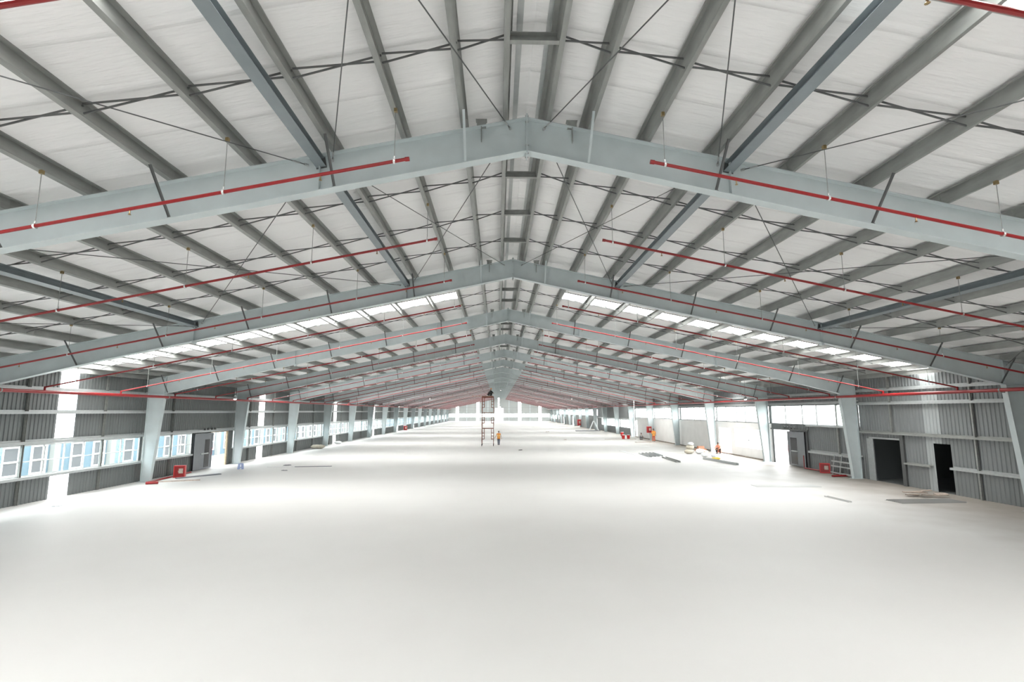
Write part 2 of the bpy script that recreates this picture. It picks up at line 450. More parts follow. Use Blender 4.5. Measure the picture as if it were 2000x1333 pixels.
# near gable behind the viewpoint
m = MB()
xs = [XL-0.1, XR, XW+0.1]
for a, b, c, d in rect_minus(XL-0.1, XW+0.1, 0, 6.0, [(-7, 8.2, 0.0, 2.4)]): m.box(a, b, YB-0.08, YB, c, d)  # unseen opening, added and sized to brighten the near floor
for a, b in zip(xs, xs[1:]):
    m.hexa([(a,YB-.08,6.0),(b,YB-.08,6.0),(b,YB,6.0),(a,YB,6.0),(a,YB-.08,gz(a)),(b,YB-.08,gz(b)),(b,YB,gz(b)),(a,YB,gz(a))])
struct(m.build('wall_back', M['clad_end']))

# wall translucent strips
m0 = None
for k, a, b in lstrips:
    wherel = 'nearest bay' if k == 0 else ('bay behind the viewpoint' if k < 0 else 'bay behind the %s steel frame' % ORD[k])
    if k < 2: 
        pass
    t = thing('wall_light_strip', 'bright white translucent strip in the left wall, %s' % wherel, 'wall light', (XL-0.03, (a+b)/2, 0), 0, 'translucent strips in the left wall')
    for z0, z1 in ((0.0, LWIN[0]-.02), (LWIN[1]+.02, WZ)):
        q = MB(); q.box(-.012, .012, -(b-a)/2+.002, (b-a)/2-.002, z0, z1); q.build('panel', M['walllight'], t)
for k, a, b in rstrips:
    t = thing('wall_light_strip', 'bright white translucent strip low in the right wall beyond the white partition', 'wall light', (XW+0.03, (a+b)/2, 0))
    for z0, z1 in ((0.0, LO[0]-.02), (LO[1]+.02, WZ)):
        q = MB(); q.box(-.012, .012, -(b-a)/2+.002, (b-a)/2-.002, z0, z1); q.build('panel', M['walllight'], t)

# windows
wn = [0]
def window(x, sg, y0, y1, z0, z1, divs, hbar=True, inset=0.02):
    """sg: +1 when the room lies towards +x"""
    wn[0] += 1
    r = struct(link('window_%d' % wn[0], None, None, (x, (y0+y1)/2, z0)))
    h = z1-z0; L_ = y1-y0; c = (y0+y1)/2
    f = MB(); fw = 0.05
    def bx(a, b, c0, c1, d=0.03): f.box(-d, d, a, b, c0, c1)
    bx(-L_/2, L_/2, 0, fw); bx(-L_/2, L_/2, h-fw, h); bx(-L_/2, -L_/2+fw, fw, h-fw); bx(L_/2-fw, L_/2, fw, h-fw)
    for d in divs: bx(d-c-0.03, d-c+0.03, fw, h-fw, 0.028)
    if hbar: bx(-L_/2+fw, L_/2-fw, h*0.47-.018, h*0.47+.018, 0.022)
    f.build('window_frame', M['winframe'] if sg > 0 else M['winframe_grey'], r)
    cuts = [y0+fw] + [d for d in divs if y0+.1 < d < y1-.1] + [y1-fw]
    if len(cuts) > 6: cuts = cuts[::2] if len(cuts) % 2 else cuts[::2]+[cuts[-1]]
    for a, b in zip(cuts, cuts[1:]):
        p = MB(); p.box(-.004, .004, a-c, b-c, fw, h-fw); p.build('pane', M['glass'], r)
    return r
for k, y0, y1, z0, z1 in lwins:
    if k < 0: continue
    base = k*B
    d = [base+1.35, base+2.75, base+3.9, base+5.05, base+6.2, base+7.35, base+8.8]
    window(XL, 1, y0, y1, z0, z1, [q for q in d if y0 < q < y1])
for k, y0, y1, z0, z1 in rwins:
    if k < 0: continue
    base = k*B
    d = [base+2.1, base+4.3, base+6.0, base+8.2]
    window(XW, -1, y0, y1, z0, z1, [q for q in d if y0 < q < y1], hbar=(z0 < 2))
def xwindow(x0, x1, z0, z1, y):
    wn[0] += 1
    r = struct(link('window_%d' % wn[0], None, None, ((x0+x1)/2, y, z0))); h = z1-z0; w = x1-x0
    f = MB(); f.box(-w/2, w/2, -.03, .03, 0, .06); f.box(-w/2, w/2, -.03, .03, h-.06, h); f.box(-w/2, -w/2+.06, -.03, .03, .06, h-.06); f.box(w/2-.06, w/2, -.03, .03, .06, h-.06)
    f.build('window_frame', M['winframe'], r)
    p = MB(); p.box(-w/2+.06, w/2-.06, -.004, .004, .06, h-.06); p.build('pane', M['glass'], r)
ex = [XL+0.35] + [q for e in ends for q in e] + [XW-0.35]
ex = [XL+0.35, ends[0][0], ends[0][1], ends[1][0], ends[1][1], ED[0]-.02, ED[1]+.02, ends[3][0], ends[3][1], ends[4][0], ends[4][1], XW-.35]
for a, b in zip(ex[::2], ex[1::2]): xwindow(a, b, *EW, YE+0.04)

# ------------------------------------------------------------------ steel frames
def depth(rel):
    P = [(0, .76), (6, .82), (12, .82), (16, .88), (20.15, 1.02), (21.2, 1.1)]
    for (a, da), (b, db) in zip(P, P[1:]):
        if a <= rel <= b: return da + (db-da)*(rel-a)/(b-a)
    return P[-1][1]
RT = [0.012, 3, 6, 9, 12, 14, 16, 18, 20.15, 21.12]
FWD = 0.125
def rafter(sg):
    m = MB()
    for a, b in zip(RT, RT[1:]):
        ta, tb = zr(a)-ZR, zr(b)-ZR
        ba, bb = ta-depth(a), tb-depth(b)
        X = lambda r: sg*r
        def slab(za, zb, th, w):
            m.hexa([(X(a),-w,za-th),(X(b),-w,zb-th),(X(b),w,zb-th),(X(a),w,za-th),(X(a),-w,za),(X(b),-w,zb),(X(b),w,zb),(X(a),w,za)])
        slab(ta, tb, .018, FWD)
        if b <= 20.2: slab(ba+.018, bb+.018, .018, FWD)
        m.hexa([(X(a),-.006,ba+.018),(X(b),-.006,bb+.018),(X(b),.006,bb+.018),(X(a),.006,ba+.018),(X(a),-.006,ta-.018),(X(b),-.006,tb-.018),(X(b),.006,tb-.018),(X(a),.006,ta-.018)])
    for r in (4.33, 12.7, 20.15):       # web stiffeners
        z0, z1 = zr(r)-ZR-depth(r)+.018, zr(r)-ZR-.018
        m.box(sg*r-.006, sg*r+.006, -FWD+.01, FWD-.01, z0, z1)
    r = 12.7; z0 = zr(r)-ZR-depth(r)
    m.box(sg*r-.05, sg*r+.05, -.1, .1, z0-.10, z0)
    return m
def column(sg):
    m = MB()
    ib, it, ob, zt = 20.6, 20.15, 21.12, zr(20.15)-depth(20.15)
    X = lambda r: sg*r
    zo = zr(21.12)
    def prism(p):  # quad in xz with y thickness
        pass
    m.hexa([(X(ib+.012),-.006,.02),(X(ob-.012),-.006,.02),(X(ob-.012),.006,.02),(X(ib+.012),.006,.02),(X(it+.012),-.006,zt),(X(ob-.012),-.006,zt),(X(ob-.012),.006,zt),(X(it+.012),.006,zt)])
    m.hexa([(X(ib),-FWD,.02),(X(ib+.016),-FWD,.02),(X(ib+.016),FWD,.02),(X(ib),FWD,.02),(X(it),-FWD,zt),(X(it+.016),-FWD,zt),(X(it+.016),FWD,zt),(X(it),FWD,zt)])
    m.hexa([(X(ob-.016),-FWD,.02),(X(ob),-FWD,.02),(X(ob),FWD,.02),(X(ob-.016),FWD,.02),(X(ob-.016),-FWD,zo-.02),(X(ob),-FWD,zo-.02),(X(ob),FWD,zo-.02),(X(ob-.016),FWD,zo-.02)])
    m.box(min(X(it), X(ob)), max(X(it), X(ob)), -FWD, FWD, zt-.02, zt)      # cap / knee plate
    return m
def make_frame():
    root = link('steel_portal', None, None, (XR, B, 0))
    for sg in (-1, 1):
        rafter(sg).build('rafter', M['steel'], root, (0, 0, ZR))
        c = column(sg).build('column', M['steel'], root)
        b = MB(); b.box(sg*20.86-.40, sg*20.86+.30, -.2, .2, 0, .02)
        for dx in (-.3, .2):
            for dy in (-.15, .15): b.lathe([(.02, .02), (.02, .055), (.012, .055), (.012, .075)], (sg*20.86+dx, dy, 0), 6)
        b.build('base_plate', M['steel'], c)
        s = MB()      # box stub on the top flange near the ridge with a web stiffener below
        s.box(sg*.97-.10, sg*.97+.10, -.06, .06, zr(.97)-.02, zr(.97)+.16); s.box(sg*.97-.12, sg*.97+.12, -.07, .07, zr(.97)+.155, zr(.97)+.17)
        s.box(sg*.97-.007, sg*.97+.007, -.115, -.006, zr(.97)-.33, zr(.97)-.018)
        s.build('ridge_bracket', M['galv'], root)
    p = MB(); p.box(-.012, .012, -.13, .13, ZR-.86, ZR+.07)
    p = p.build('ridge_plate', M['steel'], root)
    q = MB()
    for z in (ZR+.035, ZR-.10, ZR-.62, ZR-.81):
        for y in (-.09, .09): q.tube([(-.035, y, z), (.035, y, z)], .017, 6)
    q.build('bolt', M['galv_light'], p)
    return root
frames = []
f1 = make_frame()
for k in range(1, NF+1):
    f = f1 if k == 1 else dup(f1, (XR, B*k, 0))
    tag(f, 'grey-green steel portal frame spanning the hall, %s' % ('nearest of the row' if k == 1 else '%s of the row from the viewer' % ORD[k] if k < NF else 'last before the far gable wall'), 'steel frame', 'steel portal frames')
    frames.append(f)

# ------------------------------------------------------------------ purlins
PUR = [.42, 1.3, 2.55, 4.0, 5.65, 7.3, 8.95, 10.55, 12.2, 13.85, 15.5, 17.1, 18.7, 20.2, 21.08]
PH = OFF - .004
def zprof(h, w, t=.006, lip=.02):
    return [
        [(-t/2, 0), (t/2, 0), (t/2, h), (-t/2, h)],
        [(t/2, h-t), (w, h-t), (w, h), (t/2, h)], [(w-t, h-t-lip), (w, h-t-lip), (w, h-t), (w-t, h-t)],
        [(-w, 0), (-t/2, 0), (-t/2, t), (-w, t)], [(-w, t), (-w+t, t), (-w+t, t+lip), (-w, t+lip)]]
def zmesh(name, h, w, L_, m_):
    m = MB()
    for p in zprof(h, w): m.poly_y(p, -L_/2, L_/2)
    return m.mesh(name, m_)
pur_me = zmesh('purlin', PH, .095, B-.006, M['galv'])
def bayname(k): return 'nearest roof bay' if k == 0 else 'roof bay behind the %s frame' % ORD[k]
count = 0; rest = MB()
for k in range(0, 21):
    for sg in (-1, 1):
        for i, rel in enumerate(PUR):
            y = k*B + B/2
            L_ = B
            if k == 20: pass
            if not seen((XR+sg*rel, k*B, zr(rel)), (XR+sg*rel, k*B+B, zr(rel))): continue
            if count < 300:
                o = link('purlin', pur_me, None, (XR+sg*rel, y, zr(rel)), (0, ANG, PI) if sg > 0 else (0, -ANG, 0))
                pos = 'nearest the ridge' if i == 0 else ('at the eave' if i == 14 else '%s from the ridge' % ORD[i+1])
                tag(o, 'galvanised purlin, %s on the %s slope, %s' % (pos, SIDE[sg], bayname(k)), 'purlin', 'galvanised roof purlins')
                count += 1
            else:
                e = min(y+B/2, YE-.02)
                c0 = Vector((XR+sg*rel, k*B, zr(rel)+PH/2)); c1 = Vector((XR+sg*rel, e, zr(rel)+PH/2))
                rest.bar(c0, c1, .012, PH); rest.bar(c0+Vector((-sg*.04, 0, -PH/2+.012)), c1+Vector((-sg*.04, 0, -PH/2+.012)), .07, .01)
tag(rest.build('purlins', M['galv']), 'galvanised purlins of the far roof bays down the hall', 'purlin', None, 'stuff')

# ridge spacers and crossing sag rods
SAG = [2.65, 5.3, 7.95]
sp = MB()
for z in (0, 1): sp.box(-.42, .42, -.05, .05, .02+z*.15, .032+z*.15)
sp.box(-.42, .42, .04, .05, .032, .17)
sp_me = sp.mesh('ridge_spacer', M['galv'])
for k in range(0, 12):
    for j, dy in enumerate(SAG):
        if k == 0 and j < 2: continue
        o = link('ridge_spacer', sp_me, None, (XR, k*B+dy, zr(.42)))
        tag(o, 'short channel spacer between ridge purlins, %s, %s' % ('only one' if k == 0 else ['nearest','middle','farthest'][j], bayname(k)), 'spacer', 'ridge spacers')
n_ = 0; rest = MB()
for k in range(0, 14):
    for j, dy in enumerate(SAG):
        if k == 0 and j < 2: continue
        for sg in (-1, 1):
            for i in range(len(PUR)-2):
                a, b = PUR[i], PUR[i+1]
                for up in (0, 1):
                    za, zb = (.19, .05) if up == 0 else (.05, .19)
                    p0 = Vector((XR+sg*(a+.008), k*B+dy+(-.02 if up else .02), zr(a)+za)); p1 = Vector((XR+sg*(b-.008), k*B+dy+(-.02 if up else .02), zr(b)+zb))
                    if not seen(p0, p1): continue
                    if n_ < 300:
                        m = MB(); c = (p0+p1)/2; m.bar(p0-c, p1-c, .022, .026)
                        o = m.build('sag_rod', M['dark_steel'], None, c)
                        row = '%s row' % ['nearest','middle','farthest'][j] if k else 'only row'
                        tag(o, '%s crossing sag rod between %s and %s %s purlins, %s, %s' % (['falling','rising'][up], ORD[i+1], ORD[i+2], SIDE[sg], row, ['nearest bay','second bay','third bay','fourth bay'][k]), 'sag rod', 'crossing sag rods between purlins')
                        n_ += 1
                    else: rest.bar(p0, p1, .022, .026)
tag(rest.build('sag_rods', M['dark_steel']), 'crossing sag rods between the purlins of the farther bays', 'sag rod', None, 'stuff')

# flange braces
FB = [1.3, 4.0, 7.3, 10.55, 13.85, 17.1, 20.0]
for sg in (-1, 1):
    for i, rel in enumerate(FB):
        zb = -depth(rel)+.03
        m = MB(); m.bar((0, -.10, zb), (0, -.80, .0), .05, .008); m.bar((-.02, -.10, zb), (-.02, -.80, .0), .008, .05)
        m.box(-.04, .04, -.115, -.03, zb-.012, zb)
        me = m.mesh('flange_brace', M['steel'] if i == 0 else M['dark_steel'])
        for k in range(1, NF+1):
            if k > 13 or not seen((XR+sg*rel, k*B-.8, zr(rel)), (XR+sg*rel, k*B-.1, zr(rel)-depth(rel)), margin=0): continue
            o = link('flange_brace', me, None, (XR+sg*rel, k*B, zr(rel)))
            tag(o, '%s angle brace from rafter to purlin, %s %s of ridge, %s frame' % ('grey' if i == 0 else 'dark', ORD[i+1], SIDE[sg], ORD[k] if k > 1 else 'nearest'), 'brace', 'flange braces under the rafters')

# longitudinal strut beams and roof bracing rods
def hbeam(L_):
    m = MB(); h, w = .20, .20
    m.box(-w/2, w/2, -L_/2, L_/2, h/2-.01, h/2); m.box(-w/2, w/2, -L_/2, L_/2, -h/2, -h/2+.01); m.box(-.004, .004, -L_/2, L_/2, -h/2+.01, h/2-.01)
    return m
def endplate(L_, s):
    m = MB(); m.box(-.11, .11, s*L_/2-.006, s*L_/2+.006, -.12, .12); return m
for k in (0, 1):
    for sg in (-1, 1):
        for i, rel in enumerate((4.33, 12.7)):
            L_ = B-.05
            if not seen((XR+sg*rel, k*B, zr(rel)), (XR+sg*rel, k*B+B, zr(rel)), margin=0): continue
            t = thing('strut_beam', 'blue-grey strut beam under the purlins, %s, %s slope, %s' % (['upper','lower'][i], SIDE[sg], bayname(k)), 'beam', (XR+sg*rel, k*B+B/2, zr(rel)-.16), 0, 'longitudinal strut beams')
            a = hbeam(L_-.02).build('beam', M['strut'], t); a.rotation_euler = (0, sg*ANG, 0)
            for s in (-1, 1):
                e = endplate(L_, s).build('end_plate', M['dark_steel'], t); e.rotation_euler = (0, sg*ANG, 0)
def rod(p0, p1, label):
    p0, p1 = Vector(p0), Vector(p1); c = (p0+p1)/2
    t = thing('bracing_rod', label, 'bracing rod', c, 0, 'roof bracing rods')
    m = MB(); m.tube([p0-c, p1-c], .011, 6); m.build('rod', M['dark_steel'], t)
    d = (p1-p0).normalized()
    for q, s in ((p0, 1), (p1, -1)):
        e = MB(); e.tube([q-c+d*s*.20, q-c+d*s*.36], .02, 6); e.tube([q-c, q-c+d*s*.08], .03, 6); e.build('turnbuckle', M['galv_light'], t)
NODE = [.35, 4.33, 12.7, 20.6]
pan = ['ridge','middle','eave']
for k in (0, 1):
    for sg in (-1, 1):
        for i in range(3):
            a, b = NODE[i], NODE[i+1]
            da = .25 if i else 0; 
            for up in (0, 1):
                r0, r1 = (a+da, b-.25) if up == 0 else (b-.25, a+da)
                q0, q1 = (XR+sg*r0, k*B+.05, zr(r0, -.17)), (XR+sg*r1, (k+1)*B-.05, zr(r1, -.17))
                if not seen(q0, q1, margin=0): continue
                rod(q0, q1,
                    'thin bracing rod running %s away, %s panel, %s slope, %s' % (['down-slope','up-slope'][up], pan[i], SIDE[sg], bayname(k)))

# ------------------------------------------------------------------ sprinkler pipes
PX = 20.0; PZ = 4.85
for sg in (-1, 1):
    t = thing('main_pipe', 'long red fire main running along the %s row of columns' % SIDE[sg], 'pipe', (XR+sg*PX, 0, PZ))
    m = MB(); m.tube([(0, YB+.1, 0), (0, YE-1, 0)], .075, 12); m.build('pipe', M['red'], t, smooth=False)
    for k in range(1, 12):
        b = MB(); b.box(-.02, sg*.16+.02 if sg > 0 else .02, k*B-.02, k*B+.02, -.11, -.078) if sg > 0 else b.box(-.18, .02, k*B-.02, k*B+.02, -.11, -.078)
        b.tube([(0, k*B-.03, 0), (0, k*B+.03, 0)], .085, 12)
        b.build('bracket', M['galv'], t)
def yb(n):
    y = 9.2 + 4.53*n if n >= 0 else 4.8
    k = round(y/B)
    if abs(y-k*B) < .35: y = k*B-.36
    return y
HANG = [2.55, 5.65, 8.95, 12.2, 15.5, 18.7]
HEAD = [3.9, 7.3, 10.55, 13.85, 17.1]
hang_me = {}
m = MB(); m.tube([(0, 0, -1.02), (0, 0, -.05)], .007, 5); rod_me = m.mesh('rod', M['galv'])
m = MB(); m.box(-.03, .03, -.03, .03, -.07, 0); clip_me = m.mesh('beam_clamp', M['brass'])
m = MB(); m.tube([(-.02, 0, -1.06), (.02, 0, -1.06)], .05, 10); m.box(-.012, .012, -.012, .012, -1.01, -.96); ring_me = m.mesh('pipe_ring', M['chrome'])
m = MB(); m.lathe([(.014, -.115), (.03, -.11), (.012, -.09), (.012, -.035)], (0, 0, 0), 8); head_me = m.mesh('sprinkler_head', M['brass'])
def branch_name(n): return ordw(n+2)
for n in range(-1, 44):
    y = yb(n)
    if y > YE-4: break
    for sg in (-1, 1):
        r0, r1 = 2.3, PX
        z0, z1 = zr(r0, -1.06), zr(r1, -1.06)
        who = 'nearest' if n == -1 else ordw(n+2)
        t = thing('branch_pipe', 'thin red sprinkler branch pipe rising along the %s slope, %s row from the viewer' % (SIDE[sg], who), 'pipe', (XR+sg*r0, y, z0), 0, 'red sprinkler branch pipes')
        m = MB()
        m.tube([(0, 0, 0), (sg*(r1-r0), 0, z1-z0)], .033, 8)
        m.build('pipe', M['red'], t)
        m = MB(); m.tube([(sg*(r1-r0), 0, z1-z0+.03), (sg*(r1-r0), 0, PZ-z0+.075)], .04, 8); m.build('riser', M['red'], t)
        m = MB(); m.tube([(-sg*.03, 0, 0), (sg*.05, 0, -S*.05)], .043, 8); m.build('end_cap', M['red'], t)
        if n <= 7:
            for r in HEAD: link('sprinkler_head', head_me, t, (sg*(r-r0), 0, -S*(r-r0)))
        if n <= 12:
            for i, r in enumerate(HANG):
                if n == -1 or not seen((XR+sg*r, y, zr(r)-1), (XR+sg*r, y, zr(r)), margin=0): continue
                h = thing('pipe_hanger', 'thin pipe hanger rod, %s from the ridge, %s slope, on %s red branch pipe' % (ORD[i+1], SIDE[sg], ordw(n+2)), 'pipe hanger', (XR+sg*r, y, zr(r)), 0, 'hanger rods of the branch pipes')
                link('rod', rod_me, h); link('beam_clamp', clip_me, h); link('pipe_ring', ring_me, h)

# ------------------------------------------------------------------ wall girts and posts
gm = {}
def girt_mesh(L_, h, m_):
    key = (round(L_, 3), h, m_.name)
    if key not in gm:
        g = MB(); t = .008
        # horizontal web with an inner lip hanging down and an outer one standing up (x>0 is into the room)
        g.box(0, .20, -L_/2, L_/2, -t/2, t/2); g.box(.192, .20, -L_/2, L_/2, -h, -t/2); g.box(0, .008, -L_/2, L_/2, t/2, h*.6)
        gm[key] = g.mesh('girt', m_)
    return gm[key]
def girt(side, y0, y1, z, h, lab, m_=None):
    x = XL if side < 0 else XW
    o = link('girt', girt_mesh(y1-y0, h, m_ or M['galv_light']), None, (x + (.005 if side < 0 else -.005), (y0+y1)/2, z), (0, 0, 0 if side < 0 else PI))
    return tag(o, lab, 'girt', 'horizontal wall girts')
def wb(k): return 'nearest bay' if k == 0 else 'bay behind the %s frame' % ORD[k]
GR = .03
for k in range(2, 21):
    y0, y1 = k*B+GR, (k+1)*B-GR
    if k == 20: y1 = YE-.1
    for z, nm, h in ((5.08, 'topmost', .10), (4.02, 'second highest', .11), (2.70, 'window head', .13), (1.17, 'window sill', .11)):
        if k == 3 and z == 1.17: girt(-1, y0, 36.2, z, h, 'galvanised girt under the left wall windows beside the sliding door')
        else: girt(-1, y0, y1, z, h, 'galvanised %s girt on the left wall, %s' % (nm, wb(k)))
    if k == 2:
        girt(1, y0, y1, 5.24, .12, 'galvanised topmost girt above the two dark doorways')
        girt(1, y0, y1, 4.47, .11, 'galvanised second girt above the two dark doorways')
        girt(1, y0, y1, 2.80, .10, 'dull dark girt just above the two dark doorways', M['galv'])
        girt(1, y0, 24.98, 1.29, .10, 'low galvanised girt nearest the viewer, right of the narrow dark doorway')
        girt(1, 26.15, 27.85, 1.25, .08, 'short low girt between the two dark doorways', M['galv'])
    elif k == 3:
        girt(1, y0, y1, 5.2, .12, 'galvanised topmost girt above the right wall windows by the open doorway')
        girt(1, y0, y1, 4.58, .12, 'galvanised girt at the head of the right windows by the open doorway')
        girt(1, y0, 36.6, 3.02, .09, 'galvanised sill girt beside the open right doorway')
        girt(1, y0, 36.5, 1.25, .14, 'pale low girt above the red hose cabinet by the right wall')
    else:
        hi = [w for w in rwins if w[0] == k][0]
        girt(1, y0, y1, hi[4]+.14, .12, 'galvanised window head girt on the right wall, %s' % wb(k))
        girt(1, y0, y1, 5.2, .12, 'galvanised topmost girt on the right wall, %s' % wb(k))
# posts between the girts
def post(side, y, z0, z1, lab, w=.10, m_=None):
    x = XL+.05 if side < 0 else XW-.05
    m = MB(); m.box(-.045, .045, -w/2, -w/2+.008, 0, z1-z0); m.box(-.045, .045, w/2-.008, w/2, 0, z1-z0); m.box(-.045, -.037, -w/2, w/2, 0, z1-z0)
    o = m.build('wall_post', m_ or M['galv'], None, (x, y, z0))
    return tag(o, lab, 'wall post', 'thin wall posts')
for k in range(2, 12):
    for j, dy in enumerate((2.75, 7.35)):
        if k == 3 and j == 1: continue
        post(-1, k*B+dy, 0, 5.95, 'thin vertical post on the left wall, %s of two, %s' % (['nearer','farther'][j], wb(k)))
post(1, 23.6, 0, 5.95, 'thin vertical post on the right wall, nearer than the dark doorways')
post(1, 28.65, 2.8, 5.95, 'thin vertical post above the wide dark doorway')
post(1, 28.0, 0, 2.76, 'dark steel jamb post right of the wide dark doorway', .26, M['dark_steel'])
post(1, 33.3, 0, 4.45, 'thin vertical post behind the red hose cabinet by the right wall', .12)
post(1, 36.75, 0, 2.6, 'dark steel jamb post of the right sliding door', .2, M['dark_steel'])
m = MB(); m.box(-.02, .02, -.26, .26, 0, 2.4)
tag(m.build('door_jamb_board', M['galv_light'], None, (XW-.05, 30.46, 0)), 'pale flat jamb board left of the wide dark doorway', 'jamb')
m = MB(); m.box(-.03, .03, -1.2, 1.2, 0, .09)
tag(m.build('door_lintel', M['galv_light'], None, (XW-.06, 29.3, 2.41)), 'pale lintel bar over the wide dark doorway', 'lintel')

# dark store behind the two right-hand doorways
m = MB()
X0, X1, Y0, Y1 = XW+.10, XW+6, 20.9, 31.1
m.box(X1, X1+.1, Y0, Y1, 0, 3.2); m.box(X0, X1, Y0-.1, Y0, 0, 3.2); m.box(X0, X1, Y1, Y1+.1, 0, 3.2); m.box(X0, X1+.1, Y0-.1, Y1+.1, 3.2, 3.3); m.box(X0-.05, X1, Y0, Y1, -.25, 0)
struct(m.build('wall_store', M['clad']))

# sliding doors (leaf, dark wicket, pull rail, track) ------------------------
def sliding_door(name, side, y0, y1, h, wy0, wy1, label, rail, flip):
    x = XL+.13 if side < 0 else XW-.13
    n = Vector((1 if side < 0 else -1, 0, 0))
    r = thing(name, label, 'door', (x, (y0+y1)/2, 0)); c = (y0+y1)/2
    m = MB(); m.box(-.03, .03, y0-c, y1-c, .03, h)
    for a, b, z0, z1 in rect_minus(y0-c, y1-c, .03, h, [(y0-c+.12, y1-c-.12, .15, h-.12)]): m.box(-.045, .045, a, b, z0, z1)
    m.build('leaf', M['doorgrey'], r)
    m = MB(); m.box(n.x*.028-.008, n.x*.028+.01, wy0-c, wy1-c, .12, 2.06); w = m.build('wicket_opening', M['darkglass'], r)
    m = MB(); m.box(n.x*.06-.02, n.x*.06+.02, rail[0]-c, rail[1]-c, 1.05, 1.13); m.build('push_bar', M['galv_light'], r)
    m = MB(); e = flip; m.tube([(n.x*.03, e-c, .95), (n.x*.09, e-c, .98), (n.x*.09, e-c, 1.42), (n.x*.03, e-c, 1.45)], .015, 6); m.build('pull_handle', M['redbox'], r)
    return r
sliding_door('sliding_door', -1, 36.35, 38.62, 2.5, 37.65, 38.25, 'dark grey sliding door leaf slid open on the left wall', (37.2, 38.1), 38.5)
sliding_door('sliding_door', 1, 36.9, 39.08, 2.5, 37.9, 38.72, 'grey sliding door leaf beside the bright open doorway on the right wall', (37.75, 38.6), 39.0)
for side, y0, y1, lab in ((-1, 35.6, 41.1, 'dark sliding door track with rollers above the left doorway'), (1, 36.4, 41.4, 'dark sliding door track with rollers above the right doorway')):
    x = XL+.16 if side < 0 else XW-.16
    r = thing('door_track', lab, 'door track', (x, (y0+y1)/2, 2.58)); L_ = (y1-y0)/2
    m = MB(); m.box(-.04, .04, -L_, L_, 0, .10); m.build('rail', M['dark_steel'], r)
    for yy in (-.8, -.4, .1, .5):
        m = MB(); m.tube([(-.05, yy, .20), (.05, yy, .20)], .075, 12); m.box(-.03, .03, yy-.1, yy+.1, .10, .14); m.build('roller', M['dark_steel'], r)
m = MB()
m.box(XL-.05, XL+.05, 40.80, 40.98, 0, 2.55); m.box(XL-.05, XL+.05, 38.5, 40.8, 2.5, 2.56)
tag(m.build('door_surround', M['wood']), 'pale yellowish jamb and head around the left doorway', 'door frame')

# posts and rails on the far gable
for i, x in enumerate((-13.0, -4.2, 4.6, 13.4)):
    m = MB(); m.box(-.12, .12, -.14, 0, 0, gz(x)-.35)
    tag(m.build('gable_post', M['steel'], None, (x, YE-.02, 0)), 'slim steel post on the far gable, %s' % ['leftmost','second from left','third from left','rightmost'][i], 'wall post', 'posts on the far gable')
for i, z in enumerate((1.45, 3.3, 4.4, 5.6)):
    m = MB(); m.box(XL+.3, ED[0]-.1, YE-.2, YE-.16, z-.05, z+.05) ; o = m.build('gable_girt', M['galv']); tag(o, 'horizontal girt on the far gable left of the bright doorway, %s' % ['lowest','second lowest','third lowest','highest'][i], 'girt', 'girts on the far gable')
    m = MB(); m.box(ED[1]+.1, XW-.3, YE-.2, YE-.16, z-.05, z+.05) ; o = m.build('gable_girt', M['galv']); tag(o, 'horizontal girt on the far gable right of the bright doorway, %s' % ['lowest','second lowest','third lowest','highest'][i], 'girt', 'girts on the far gable')

# hanging lamps
lm = MB(); lm.lathe([(.12, -.22), (.13, -.16), (.08, 0), (.04, .05)], (0,0,0), 16); shade_me = lm.mesh('lamp_shade', M['galv_light'])
lm = MB(); lm.lathe([(.02, -.31), (.07, -.30), (.10, -.26), (.10, -.22)], (0,0,0), 16); bulb_me = lm.mesh('lamp_bulb', M['lamp'])
for x, y, z, lab in ((0.6, 121.5, 9.1, 'small white lamp hanging under the ridge far down the hall'), (-12.3, 94.5, 6.5, 'small white lamp hanging over the left half of the hall, far away'),
                     (13.4, 94.5, 6.45, 'small white lamp hanging over the right half of the hall, far away'), (-19.2, 38.6, 5.15, 'hanging lamp near the left wall by the sliding door'),
                     (19.3, 40.2, 5.15, 'hanging lamp near the right wall by the open doorway'), (-18.9, 100.3, 5.15, 'small hanging lamp close to the left wall far down the hall')):
    t = thing('hanging_lamp', lab, 'lamp', (x, y, z), 0, 'hanging lamps')
    link('lamp_shade', shade_me, t); link('lamp_bulb', bulb_me, t)
    m = MB(); m.tube([(0, 0, .04), (0, 0, zr(x-XR, OFF)-z)], .008, 5); m.build('cord', M['dark_steel'], t)

